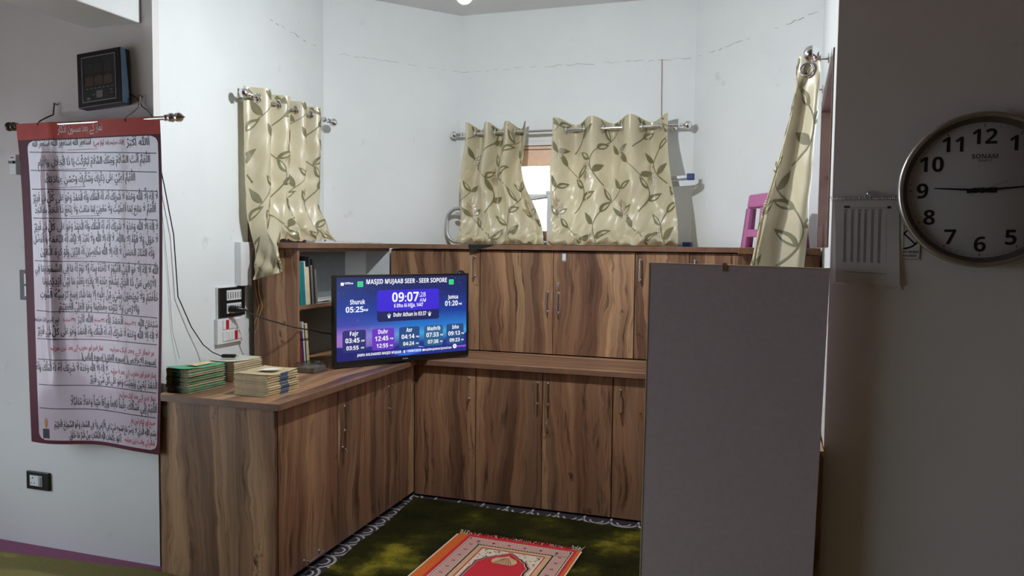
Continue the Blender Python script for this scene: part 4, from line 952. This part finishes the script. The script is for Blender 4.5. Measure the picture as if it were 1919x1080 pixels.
def upright(label, grp, y, z, th, hgt, dep, lean, cov, x1=-2.348):
    rot = Matrix.Rotation(lean, 4, 'X'); t = thing('book', label, 'book', (x1-dep/2, y, z), group=grp, rot=rot)
    link('cover', local(t, MB().box((-dep/2, 0, 0), (dep/2-.004, .0022, hgt)).box((-dep/2, th-.0022, 0), (dep/2-.004, th, hgt)).box((dep/2-.004, 0, 0), (dep/2, th, hgt))), cov, t)
    link('pages', local(t, MB().box((-dep/2+.002, .0024, .002), (dep/2-.0045, th-.0024, hgt-.003))), 'paper', t); return t
yb0 = 3.562
zs = 1.1625; gu, gl = 'books on the upper bookcase shelf', 'books in the lower bookcase bay'
for lab, y, th, hg, dp, ln, cv in [('teal hardback at the near end of the upper shelf', 3.545, .026, .235, .17, 3, 'cover_teal'), ('teal hardback second on the upper shelf', 3.574, .024, .232, .17, 4, 'cover_teal'),
        ('thin white book leaning beside the teal hardbacks', 3.601, .012, .238, .18, 5, 'cover_white'), ('cream book with worn spine leaning on the upper shelf', 3.618, .030, .205, .15, 6.5, 'cover_cream'),
        ('tall dark book behind the cream one on the upper shelf', 3.655, .016, .262, .22, 7, 'cover_black'), ('grey booklet leaning on the upper shelf', 3.678, .016, .215, .17, 8, 'cover_grey'),
        ('dark patterned booklet leaning on the upper shelf', 3.70, .018, .248, .19, 9, 'cover_black'), ('pale grey booklet nearest the television edge on the upper shelf', 3.727, .018, .19, .17, 11, 'cover_grey')]:
    upright(lab, gu, yb0, zs, th, hg, dp, R(5), cv, -2.35); yb0 += th/math.cos(R(5))+.0012
mb = MB().grid(lambda s, t: Vector((-2.50+.14*s, 3.78+.17*t, 1.1632+.006*s+.004*abs(math.sin(t*5)))), 8, 8)
single('loose_papers', 'loose white papers lying on the upper bookcase shelf', 'paper', mb, 'paper')
yb0 = 3.567
for lab, y, th, hg, dp, ln, cv in [('red and blue hardback at the near end of the lower bay', 3.548, .030, .225, .17, 5, 'cover_red'), ('blue book beside the red one in the lower bay', 3.582, .016, .20, .17, 5, 'cover_blue'),
        ('tall white book leaning in the lower bay', 3.602, .014, .250, .18, 6.5, 'cover_white'), ('dark thin book between the white and cream ones', 3.619, .008, .235, .18, 7, 'cover_black'), ('cream book leaning in the lower bay', 3.630, .024, .238, .18, 8, 'cover_cream')]:
    upright(lab, gl, yb0, .8212, th, hg, dp, R(6), cv, -2.36); yb0 += th/math.cos(R(6))+.0012
pb = thing('plastic_bag', 'clear plastic bag with a flat grey packet beside the television', 'bag', (-2.25, 3.51, .8205))
link('packet', MB().box((-2.305, 3.45, .8215), (-2.20, 3.575, .849)), 'cover_grey', pb, bevel=.004)
def bag(s, t):
    a = s*2*math.pi; r = .5*(abs(math.cos(a))**4+abs(math.sin(a))**4)**-.25
    tp = sm(.55, 1, t)
    x = -2.252+.080*math.cos(a)*2*r*.9*(1-tp*.75)+.006*hsh(s*9, t*6); y = 3.512+.15*math.sin(a)*r*1.0*(1-tp*.6)+.006*hsh(s*7, t*8)
    return Vector((x, y, .821+.042*sm(0, .6, t)+.012*hsh(s*8, t*3)*t*(1-tp*.3)+.006*t))
link('film', MB().grid(bag, 40, 12), 'film', pb)

# ------------------------------------------------------------------ banner on the left wall
bn = thing('wall_banner', 'tall glossy maroon and white banner printed with lines of prayers', 'banner', (-2.90, 2.71, 2.024))
def ban(u, v, lift=0.0):
    xl = -3.372+.040*v; xr = -2.537-.055*v
    x = xl+(xr-xl)*u
    z = (2.045+(.004)*u)+(-1.515-.003*u)*v - .012*v*math.sin(u*7+.5)*.6
    dep = .022+.010*math.sin(u*9.5+.8)*(.35+.65*v)+.012*math.sin(u*4+v*2.2)*v+.008*math.exp(-((u-.24)/.05)**2)*(1-v)
    dep += .016*math.exp(-((u-.215)/.035)**2)*sm(.05, .2, v)*(1-sm(.6, .9, v))
    return Vector((x*.977, YW-.075-dep-lift-.022*(1-v)**6, 1.5+(z-1.5)*.977))
link('sheet', MB().grid(lambda s, t: ban(s, t), 80, 120), 'banner_maroon', bn)
def v_of(row, u=.5): return (row-(240-18*u))/(586+40*u)
red = MB().grid(lambda s, t: ban(s, .0+.050*t, .0012), 80, 6); link('red_header', red, 'banner_red', bn)
def rr_grid(u0, u1, v0, v1, lift, ru, rv):
    mb = MB()
    def fn(s, t):
        v = v0+(v1-v0)*t; a = 0
        for d_ in (v-v0, v1-v):
            if d_ < rv: a = max(a, ru*(1-math.sqrt(max(0, 1-(1-d_/rv)**2))))
        return ban(u0+a+(u1-u0-2*a)*s, v, lift)
    ts = [0, .002, .004, .007, .011, .016]; mb = MB()
    return MB().grid(fn, 80, 160)
link('white_panel', rr_grid(.072, .982, .054, .988, .0016, .045, .025), 'banner_white', bn)
inks = {}
for s_, ink, row, u0, u1, size in BANNER:
    lift = .0024
    mb = inks.setdefault(ink, MB())
    v = v_of(row, (u0+u1)/2)
    arabic(mb, s_, lambda x, y, lift=lift: ban(x, y, lift) if False else ban(x, v-y/1.515, lift), u0, u1, 0.0, size)
rl = inks['ink']
for a, b in RULES:
    va, vb = v_of(a, .09), v_of(b, .97); n = 60
    g = MB().grid(lambda s, t: ban(.085+.885*s, va+(vb-va)*s+(t-.5)*.0026, .0022), n, 1); rl.add(g.v, g.f, True)
for row in (283, 318, 351, 405, 483, 630):       # tiny faint reference lines under the texts
    u0 = .33+.1*math.sin(row); u = u0
    while u < u0+.22:
        g = MB().grid(lambda s, t: ban(u+.008*s, v_of(row)+(t-.5)*.003, .0022), 1, 1); inks.setdefault('ink_faint', MB()).add(g.v, g.f); u += .013
for k, nm in (('ink', 'black_lettering'), ('ink_red', 'red_lettering'), ('ink_pale', 'title_lettering'), ('ink_faint', 'faint_lettering')): link(nm, inks[k], k, bn, kind='stuff')
cd = MB().grid(lambda s, t: ban(.105+.045*s*(1-.0*t), .952+.030*t, .0026), 4, 4); link('candle_print', cd, 'ink', bn)
cd = MB().grid(lambda s, t: ban(.118+.022*(.5+(s-.5)*math.sin(math.pi*(.15+.8*t))), .918+.034*t, .0026), 4, 6); link('flame_print', cd, 'ink_gold', bn)
br = thing('banner_rod', 'dark metal rod with turned ends holding the prayer banner', 'rod', (-2.87, 2.709, 2.024))
a, b = Vector((-3.294, 2.709, 2.024)), Vector((-2.452, 2.709, 2.029))
link('pole', MB().tube([a, b], .009, 12), 'steel', br)
prof = [(0, .010), (.004, .015), (.012, .015), (.016, .010), (.022, .011), (.028, .019), (.036, .021), (.044, .017), (.048, .009), (.053, .008), (.058, .015), (.067, .021), (.078, .021), (.088, .014), (.094, .006), (.106, .001)]
link('finial', MB().lathe(prof, b-Vector((.004, 0, 0)), (1, 0, 0), 20), 'chrome', br)
link('finial', MB().lathe([(h*.75, r) for h, r in prof[:-2]]+[(.068, .0)], a, (-1, 0, 0), 20), 'bronze', br)
for x, zt, lab in ((-3.182, 2.137, 'thin metal hook holding the left part of the banner rod'), (-2.680, 2.150, 'thin metal hook holding the banner rod below the black box')):
    h = thing('wall_hook', lab, 'hook', (x, 2.80, zt))
    link('nail', MB().tube([(x+.003, YW-.001, zt), (x+.003, YW-.022, zt+.003)], .0028, 6), 'hook_metal', h)
    link('strap', MB().tube([(x+.003, YW-.018, zt), (x, YW-.022, zt-.05), (x+.010, YW-.075, 2.062), (x+.020, 2.708, 2.042), (x+.020, 2.696, 2.028), (x+.020, 2.702, 2.014)], .0035, 6), 'hook_metal', h)

# black electronic box, tilted on the wall
bxm = Matrix.Rotation(R(-4.2), 4, 'Y') @ Matrix.Rotation(R(-3), 4, 'X')
bx = thing('wall_display_box', 'black framed electronic prayer clock box with dark display, above the banner', 'display', (-2.868, 2.787, 2.231), rot=bxm)
lb = lambda mb: local(bx, mb)
bw, bh = .252, .250
link('case', lb(MB().box((-bw/2, -.025, -bh/2), (bw/2, .026, bh/2))), 'black_plastic', bx, bevel=.003)
link('side_strip', lb(MB().box((bw/2+.0003, -.024, -bh/2+.002), (bw/2+.0016, .025, bh/2-.002))), 'teal_side', bx)
ix, iz = .096, .102
fr = MB()
for s in (-1, 1): fr.box((s*ix-.0016, -.0272, -iz), (s*ix+.0016, -.0252, iz)).box((-ix, -.0273, s*iz-.0016), (ix, -.0253, s*iz+.0016))
link('inner_frame', lb(fr), 'grey_plastic', bx)
link('display_glass', lb(MB().box((-ix+.002, -.0262, -iz+.002), (ix-.002, -.0252, iz-.002))), 'dark_slot', bx)
for row, (zz, hh) in enumerate(((.045, .040), (-.010, .040))):
    for k in (-1, 0, 1):
        link('digit_panel', lb(MB().box((k*.054-.024, -.0270, zz-hh/2), (k*.054+.024, -.0263, zz+hh/2)).box((k*.054-.011, -.0270, zz+hh/2), (k*.054+.011, -.0263, zz+hh/2+.004))), 'cover_black' if row == 0 else 'bronze', bx)
sil = MB()
for k in range(7): sil.box((-.075+k*.024, -.027, -.046), (-.062+k*.024, -.0263, -.041))
sil.box((-.015, -.027, -.088), (.02, -.0263, -.056)); sil.box((-.04, -.027, -.074), (-.022, -.0263, -.070)); sil.box((-.07, -.027, -.093), (-.052, -.0263, -.083)); sil.box((.062, -.027, -.075), (.08, -.0263, -.071)); sil.box((.062, -.027, -.062), (.078, -.0263, -.058))
link('display_marks', lb(sil), 'cover_grey', bx, kind='stuff')
single('power_cable', 'thin dark cable running from the black box down to the wall corner', 'cable', MB().tube([(-2.735, 2.80, 2.165), (-2.70, 2.806, 2.145), (-2.672, 2.808, 2.105), (-2.640, 2.808, 2.085), (-2.615, 2.806, 2.06), (-2.600, 2.800, 2.02), (-2.598, 2.825, 1.86), (-2.604, 2.86, 1.76), (-2.607, 2.92, 1.53), (-2.609, 2.945, 1.24), (-2.609, 3.03, 1.09), (-2.60, 3.10, .995), (-2.57, 3.13, .955), (-2.535, 3.165, zb_+.012)], .0026, 6), 'wire_black')
dv = thing('cable_plug', 'small black plug at the cable end on the pale books', 'plug', (-2.51, 3.19, zb_+.006))
link('body', MB().box((-2.545, 3.165, zb_+.0065), (-2.475, 3.192, zb_+.024)).rot(R(14), 'Z', (-2.51, 3.178, 0)), 'black_plastic', dv, bevel=.006)
link('pins', MB().tube([(-2.478, 3.188, zb_+.015), (-2.462, 3.192, zb_+.015)], .002, 6).tube([(-2.474, 3.178, zb_+.015), (-2.459, 3.182, zb_+.015)], .002, 6), 'chrome', dv)
single('thin_wire', 'thin grey wire hanging down the wall beside the banner edge', 'wire', MB().tube([(-2.615, 2.835, 1.80), (-2.616, 2.87, 1.55), (-2.617, 2.90, 1.27), (-2.617, 2.915, 1.08), (-2.61, 2.95, zg+.02)], .0013, 5), 'wire_grey')

# sockets and switches
def plate(t, c, w, h, th, mat):      # on the front wall, facing -Y
    x, z = c; link('plate', MB().box((x-w/2, YW-th, z-h/2), (x+w/2, YW-.0005, z+h/2)), mat, t, bevel=.002)
so = thing('wall_socket', 'black framed wall socket with a rocker switch low on the left wall', 'socket', (-3.348, YW, .32))
plate(so, (-3.345, .3195), .143, .088, .013, 'black_plastic')
link('module', MB().box((-3.39, YW-.0165, .295), (-3.312, YW-.0132, .346)), 'white_plastic', so)
link('rocker', MB().box((-3.332, YW-.0195, .298), (-3.317, YW-.0167, .343)), 'grey_plastic', so)
link('pin_holes', MB().lathe([(0, .004), (.0005, 0)], (-3.372, YW-.0166, .334), OUT_Y, 10).lathe([(0, .0033), (.0005, 0)], (-3.380, YW-.0166, .308), OUT_Y, 10).lathe([(0, .0033), (.0005, 0)], (-3.361, YW-.0166, .308), OUT_Y, 10), 'dark_slot', so)
br_ = thing('circuit_breaker', 'small white circuit breaker with red mark beside the banner top left', 'breaker', (-3.41, YW, 1.86))
link('body', MB().box((-3.437, YW-.045, 1.810), (-3.395, YW-.001, 1.905)), 'white_plastic', br_, bevel=.002)
link('lever', MB().box((-3.430, YW-.056, 1.862), (-3.402, YW-.0455, 1.874)), 'black_plastic', br_); link('red_mark', MB().box((-3.428, YW-.0462, 1.887), (-3.406, YW-.0452, 1.894)), 'red_plastic', br_)
p2 = thing('switch_plate', 'black framed switch plate peeking out behind the left edge of the banner', 'switch', (-3.39, YW, 1.28))
plate(p2, (-3.375, 1.28), .125, .145, .006, 'black_plastic')
link('switch', MB().box((-3.405, YW-.0085, 1.285), (-3.345, YW-.0062, 1.335)), 'white_plastic', p2); link('switch', MB().box((-3.405, YW-.0085, 1.225), (-3.345, YW-.0062, 1.275)), 'white_plastic', p2)
def wx(y): return -2.62-.052*(y-YW)        # niche left wall surface
sa = thing('switch_board', 'black framed board with two rows of white sockets on the left niche wall', 'socket', (-2.645, 3.34, 1.19))
def sbox(y0, y1, z0, z1, d0, d1): 
    return MB().hexa([(wx(y0)+d0, y0, z0), (wx(y0)+d1, y0, z0), (wx(y1)+d1, y1, z0), (wx(y1)+d0, y1, z0), (wx(y0)+d0, y0, z1), (wx(y0)+d1, y0, z1), (wx(y1)+d1, y1, z1), (wx(y1)+d0, y1, z1)])
link('back_box', sbox(3.245, 3.455, 1.108, 1.268, .0005, .012), 'white_plastic', sa)
link('plate', sbox(3.25, 3.462, 1.112, 1.264, .0125, .026), 'black_plastic', sa, bevel=.002)
for z0 in (1.198, 1.130):
    for k in range(6):
        y = 3.300+k*.0205
        sw_ = link('switch', sbox(y, y+.019, z0, z0+.052, .0262, .031), 'white_plastic', sa)
        link('slot', sbox(y+.007, y+.012, z0+.008, z0+.042, .0312, .0318), 'dark_slot', sw_)
sb = thing('switch_board', 'white switch board with two red indicator switches below the black board', 'switch', (-2.645, 3.33, 1.05))
link('plate', sbox(3.232, 3.452, .975, 1.106, .0005, .022), 'white_plastic', sb, bevel=.002)
for z0, redk in ((1.050, 1), (.990, 4)):
    for k in range(6):
        y = 3.272+k*.0245
        link('switch', sbox(y, y+.0225, z0, z0+.046, .0222, .027), 'red_plastic' if k == redk else 'white_plastic', sb)
pl = thing('mains_lead', 'black plug and cord running from the socket board to the television', 'cord', (-2.60, 3.33, 1.14))
link('plug', MB().tube([(-2.615, 3.325, 1.155), (-2.59, 3.33, 1.152), (-2.565, 3.35, 1.15), (-2.55, 3.365, 1.147)], [.017, .018, .014, .006], 10), 'black_plastic', pl)
link('cord', MB().tube([(-2.552, 3.364, 1.147), (-2.53, 3.39, 1.125), (-2.47, 3.43, 1.095), (-2.40, 3.47, 1.07), (-2.335, 3.50, 1.05), (-2.315, 3.54, 1.04), (-2.318, 3.60, 1.03), (-2.325, 3.66, 1.018), (-2.32, 3.73, 1.0), (-2.24, 3.80, .98)], .0036, 7), 'wire_black', pl)
single('duct_cover', 'white plastic cable duct beside the bookcase end below the left curtain', 'cable duct', sbox(3.41, 3.505, 1.268, 1.50, .001, .04), 'white_plastic', bevel=.002)
for lab, pts in (('yellow wire hanging in front of the bookcase end, the left one of two', [(-2.600, 3.505, 1.32), (-2.594, 3.508, 1.24), (-2.577, 3.512, 1.16), (-2.590, 3.512, 1.10), (-2.603, 3.510, 1.06)]),
                 ('yellow wire hanging in front of the bookcase end, the longer right one', [(-2.575, 3.505, 1.32), (-2.572, 3.506, 1.23), (-2.553, 3.510, 1.155), (-2.577, 3.512, 1.10), (-2.588, 3.512, 1.04), (-2.604, 3.511, 1.005)])):
    single('yellow_wire', lab, 'wire', MB().tube(pts, .0018, 6), 'wire_yellow', group='yellow wires by the bookcase')

# ------------------------------------------------------------------ clock, calendar, sign on the right wall
ck = thing('wall_clock', 'large round white wall clock with silver rim and black numerals', 'clock', (.657, YW, 1.690))
CX, CZc = .657, 1.690
link('case', MB().lathe([(.0005, .0), (.0005, .236), (.02, .242), (.040, .246), (.052, .245), (.058, .240), (.058, .233), (.050, .229)], (CX, YW, CZc), OUT_Y, 72), 'clock_rim', ck)
link('bezel', MB().lathe([(.050, .229), (.040, .222), (.030, .214)], (CX, YW, CZc), OUT_Y, 72), 'clock_bezel', ck)
link('dial', MB().lathe([(.029, .216), (.030, .215), (.030, 0)], (CX, YW, CZc), OUT_Y, 72), 'clock_face', ck)
YD = YW-.0306
def dial(x, y): return Vector((CX+x, YD, CZc+y))
nm = MB()
for n_ in range(1, 13):
    a = R(90-30*n_); text(nm, (bold(str(n_)), .002, 'CENTER'), dial, .066, (.170*math.cos(a), .170*math.sin(a)-.024), 1.0)
link('numerals', nm, 'clock_ink', ck, kind='stuff')
tkm = MB()
for k in range(60):
    a = R(6*k); r0, r1, hwid = (.199, .209, .0011) if k % 5 == 0 else (.203, .209, .0005)
    c_, s_ = math.cos(a), math.sin(a); tkm.poly([dial(c_*r0-s_*hwid, s_*r0+c_*hwid), dial(c_*r1-s_*hwid, s_*r1+c_*hwid), dial(c_*r1+s_*hwid, s_*r1-c_*hwid), dial(c_*r0+s_*hwid, s_*r0-c_*hwid)])
link('minute_marks', tkm, 'clock_ink', ck, kind='stuff')
nm = MB(); text(nm, (bold('SONAM'), 0, 'CENTER'), dial, .020, (.004, .100)); text(nm, ('QUARTZ', .004, 'CENTER'), dial, .010, (.004, .090)); link('maker_lettering', nm, 'calendar_ink', ck, kind='stuff')
def hand(name, ang, L_, tail, w0, w1, dz, th=.0016):
    pts = [(-tail, -w0), (-tail*.9, -w0), (L_*.18, -w0), (L_*.24, -w1), (L_, -w1*.45), (L_+.004, 0), (L_, w1*.45), (L_*.24, w1), (L_*.18, w0), (-tail*.9, w0), (-tail, w0)]
    c_, s_ = math.cos(ang), math.sin(ang)
    link(name, MB().prism([(CX+c_*x-s_*y, YW-.034-dz, CZc+s_*x+c_*y) for x, y in pts][::-1], (0, -th, 0)), 'clock_ink', ck)
hand('hour_hand', R(177), .135, .040, .0065, .0035, 0); hand('minute_hand', R(5), .185, .045, .0060, .0032, .003)
c_, s_ = math.cos(R(24)), math.sin(R(24)); link('second_hand', MB().tube([(CX-c_*.04, YW-.042, CZc-s_*.04), (CX+c_*.075, YW-.042, CZc+s_*.075)], .0006, 5), 'clock_ink', ck)
link('hub', MB().lathe([(0, .009), (.008, .008), (.009, 0)], (CX, YW-.033, CZc), OUT_Y, 16), 'clock_ink', ck)
link('glass', MB().lathe([(.0505, .2285), (.0520, .12), (.0525, 0)], (CX, YW, CZc), OUT_Y, 48), 'glass_clock', ck)

cl = thing('wall_calendar', 'white spiral bound timetable sheet hanging left of the clock', 'calendar', (.325, YW, 1.67))
link('back_sheet', MB().prism([(.238, YW-.004, 1.655), (.440, YW-.004, 1.655), (.442, YW-.004, 1.366), (.240, YW-.004, 1.378)][::-1], (0, .0015, 0)), 'paper', cl)
def sheet(s, t): return Vector((.228+.196*s+.010*t, YW-.008-.004*math.sin(s*3+t*4)-.006*t, 1.662-(.275+.010*s)*t))
link('page', MB().grid(sheet, 20, 20), 'calendar_paper', cl)
ink = MB()
def sh_(s, t):
    p = sheet(s, t); return Vector((p.x, p.y-.0007, p.z))
for k, s0 in enumerate((.14, .255, .36, .46, .57, .68)):
    for r_ in range(40):
        t0 = .135+r_*.0152
        for q in range(2):
            a = s0+.0225*q-(t0-.13)*.03; ink.add([sh_(a, t0), sh_(a+.016, t0), sh_(a+.016, t0+.0085), sh_(a, t0+.0085)], [(0, 3, 2, 1)])
    ink.add([sh_(s0-.005, .112), sh_(s0+.055, .112), sh_(s0+.055, .120), sh_(s0-.005, .120)], [(0, 3, 2, 1)])
for a0, a1, t0, t1 in ((.14, .235, .065, .092), (.235, .86, .088, .092), (.815, .875, .068, .097), (.795, .798, .14, .72), (.10, .18, .742, .745), (.14, .80, .862, .866)):
    n = 12
    for i in range(n):
        A, B = a0+(a1-a0)*i/n, a0+(a1-a0)*(i+1)/n; ink.add([sh_(A, t0), sh_(B, t0), sh_(B, t1), sh_(A, t1)], [(0, 3, 2, 1)])
link('print', ink, 'calendar_ink', cl, kind='stuff')
sp_ = []
for i in range(340):
    a = i*2*math.pi/10; sp_.append((.213+.214*i/339, YW-.010-.0055*math.cos(a), 1.669+.0065*math.sin(a)))
link('spiral_binding', MB().tube(sp_, .0009, 5), 'chrome', cl)
link('hook', MB().torus((.327, YW-.012, 1.676), OUT_Y, .008, .002, 16, 6).tube([(.327, YW-.001, 1.690), (.327, YW-.018, 1.688), (.327, YW-.02, 1.682)], .003, 8), 'chrome', cl)

sg = thing('phone_sign', 'white sign with a crossed out symbol half hidden behind clock and calendar', 'sign', (.40, YW, 1.53))
link('panel', MB().box((.30, YW-.0022, 1.464), (.493, YW-.0005, 1.66)), 'paint_hall', sg)
si_ = MB(); yy = YW-.0026
def bar2(x0_, z0_, x1_, z1_, w):
    d_ = Vector((x1_-x0_, 0, z1_-z0_)).normalized(); n = Vector((-d_.z, 0, d_.x))*w/2; a_, b_ = Vector((x0_, yy, z0_)), Vector((x1_, yy, z1_)); si_.poly([a_-n, b_-n, b_+n, a_+n])
for i in range(40):
    a1, a2 = i*2*math.pi/40, (i+1)*2*math.pi/40; r0, r1 = .047, .053
    si_.poly([(.442+r*math.cos(a), yy, 1.553+r*math.sin(a)) for r, a in ((r0, a1), (r1, a1), (r1, a2), (r0, a2))])
bar2(.408, 1.587, .478, 1.517, .005); bar2(.408, 1.519, .478, 1.587, .005)
text(si_, (bold('SILENT MODE'), 0, 'RIGHT'), lambda x, y: Vector((x, yy, y)), .0105, (.489, 1.4885)); text(si_, (bold('CELL PHONES'), 0, 'RIGHT'), lambda x, y: Vector((x, yy, y)), .0105, (.483, 1.4755))
for p, q in (((.31, 1.468), (.486, 1.468)), ((.492, 1.474), (.492, 1.65)), ((.486, 1.468), (.492, 1.474))): bar2(*p, *q, .0018)
link('sign_print', si_, 'clock_ink', sg, kind='stuff')

# ------------------------------------------------------------------ prayer rug
rg = thing('prayer_rug', 'red prayer rug with arch and dome pattern and cream fringe', 'rug', (-1.135, 3.12, FZ+.024), R(-1.9))
lr = lambda mb: local(rg, mb)
W2, LEN, TOP = .322, 1.06, .485
def rp(x, y, k): return (x, y, .0015+.0008*k)
def quad(x0, x1, y0, y1, k): return [rp(x0, y0, k), rp(x1, y0, k), rp(x1, y1, k), rp(x0, y1, k)]
link('weave', lr(MB().box((-W2, TOP-LEN, -.002), (W2, TOP, .0022))), 'rug_red', rg)
link('side_stripe', lr(MB().poly(quad(-W2, -W2+.052, TOP-LEN, TOP, 1.4))), 'rug_orange', rg); link('side_stripe', lr(MB().poly(quad(W2-.018, W2, TOP-LEN, TOP, 1.4))), 'rug_orange', rg)
link('selvedge', lr(MB().box((-W2-.008, TOP-LEN, -.002), (-W2, TOP-.02, .004))), 'rug_cream', rg); link('selvedge', lr(MB().box((W2, TOP-LEN, -.002), (W2+.007, TOP-.015, .004))), 'rug_cream', rg)
def frame_layer(name, x0, x1, top, w, k, mt):
    mb = MB().poly(quad(x0, x1, top-w, top, k)).poly(quad(x0, x0+w, TOP-LEN+.1, top-w, k)).poly(quad(x1-w, x1, TOP-LEN+.1, top-w, k)); link(name, lr(mb), mt, rg)
X0, X1 = -W2+.076, W2-.036
frame_layer('border_line', X0-.005, X1+.005, TOP-.032, .005, 2, 'rug_cream')
frame_layer('border_black', X0, X1, TOP-.037, .078, 2, 'rug_black')
frame_layer('border_band', X0+.008, X1-.008, TOP-.045, .058, 3, 'rug_pink')
zz = MB()
n = 34
for i in range(n):
    xa = X0+.008+(X1-X0-.016)*i/n; xb = X0+.008+(X1-X0-.016)*(i+1)/n
    for yb, sgn in ((TOP-.045, 1), (TOP-.103, -1)): zz.poly([rp(xa, yb, 3), rp(xb, yb, 3), rp((xa+xb)/2, yb+sgn*.006, 3)][::1 if sgn > 0 else -1])
for i in range(60):
    ya = TOP-.06-i*.0165
    for xb, sgn in ((X0+.008, -1), (X0+.066, 1), (X1-.008, 1), (X1-.066, -1)): zz.poly([rp(xb, ya, 3), rp(xb, ya-.0165, 3), rp(xb+sgn*.006, ya-.008, 3)][::1 if sgn < 0 else -1])
link('zigzag', lr(zz), 'rug_cream', rg, kind='stuff')
dm = MB()
for i in range(6): dm.poly(quad(X0+.05+i*.082, X0+.064+i*.082, TOP-.078, TOP-.070, 4)).poly(quad(X0+.052+i*.082, X0+.062+i*.082, TOP-.085, TOP-.081, 4))
for i in range(12):
    for x in (X0+.03, X1-.044): dm.poly(quad(x, x+.005, TOP-.13-i*.07, TOP-.118-i*.07, 4)).poly(quad(x+.009, x+.014, TOP-.13-i*.07, TOP-.118-i*.07, 4))
link('motifs', lr(dm), 'rug_black', rg, kind='stuff')
frame_layer('inner_band', X0+.078, X1-.078, TOP-.115, .028, 3, 'rug_beige'); frame_layer('inner_line', X0+.104, X1-.104, TOP-.141, .005, 4, 'rug_red')
fx0, fx1, ft = X0+.109, X1-.109, TOP-.146
link('field', lr(MB().poly(quad(fx0, fx1, TOP-LEN+.1, ft, 2))), 'rug_cream', rg)
fl = MB(); random.seed(5)
for i in range(90):
    x, y = random.uniform(fx0+.008, fx1-.008), random.uniform(ft-.20, ft-.008)
    a = random.uniform(0, 6.28); l_ = .008; fl.poly([rp(x+l_*math.cos(a), y+l_*math.sin(a), 2.6), rp(x+.003*math.cos(a+1.6), y+.003*math.sin(a+1.6), 2.6), rp(x-l_*math.cos(a), y-l_*math.sin(a), 2.6), rp(x+.003*math.cos(a-1.6), y+.003*math.sin(a-1.6), 2.6)])
link('floral_print', lr(fl), 'rug_black', rg, kind='stuff')
cxr = (fx0+fx1)/2
def arch(k, grow, mt, nm_):
    hw_ = (fx1-fx0)/2-.028+grow; apex = ft-.018+grow; prof_ = [(0, apex), (.25, apex-.026), (.38, apex-.048), (.50, apex-.055), (.62, apex-.075), (.76, apex-.085), (.86, apex-.115), (1.0, apex-.14), (.96, apex-.19), (1.0, apex-.22), (1.0, TOP-LEN+.12)]
    pts = [rp(cxr+hw_*u, y, k) for u, y in prof_]+[rp(cxr-hw_*u, y, k) for u, y in prof_[:0:-1]]; link(nm_, lr(MB().poly(pts[::-1])), mt, rg)
arch(4, .012, 'rug_pink', 'arch_outline'); arch(5, .005, 'rug_black', 'arch_line'); arch(6, -.003, 'rug_cream', 'arch_inner_line'); arch(7, -.006, 'rug_red', 'arch_field')
dome = [(0, .055), (.006, .040), (.02, .030), (.05, .012), (.062, -.012), (.058, -.035), (.045, -.05)]
dy = ft-.105
link('dome_motif', lr(MB().poly([rp(cxr+x, dy+y, 8) for x, y in dome][::-1]+[rp(cxr-x, dy+y, 8) for x, y in dome[1:]])), 'rug_beige', rg)
rb2 = MB()
for k in range(-3, 4): rb2.poly([rp(cxr+k*.0045, dy+.026-abs(k)*.004, 9), rp(cxr+k*.0045+.0018, dy+.026-abs(k)*.004, 9), rp(cxr+k*.0145+.0022, dy-.046, 9), rp(cxr+k*.0145-.001, dy-.046, 9)][::-1])
link('dome_ribs', lr(rb2), 'rug_black', rg, kind='stuff')
random.seed(9); fr1, fr2 = MB(), MB()
for i in range(130):
    x = -W2+2*W2*i/129; corner = i < 9 or i > 118
    tgt = fr1 if corner or random.random() < .32 else fr2
    L_ = random.uniform(.022, .038) if corner else random.uniform(.008, .02); dx = random.uniform(-.014, .014)
    tgt.tube([(x, TOP-.002, .001), (x+dx*.4, TOP+L_*.5, .006), (x+dx, TOP+L_, .002+random.uniform(0, .008))], .0016, 5)
link('fringe', lr(fr1), 'fringe', rg, kind='stuff'); link('red_fringe', lr(fr2), 'rug_red', rg, kind='stuff')
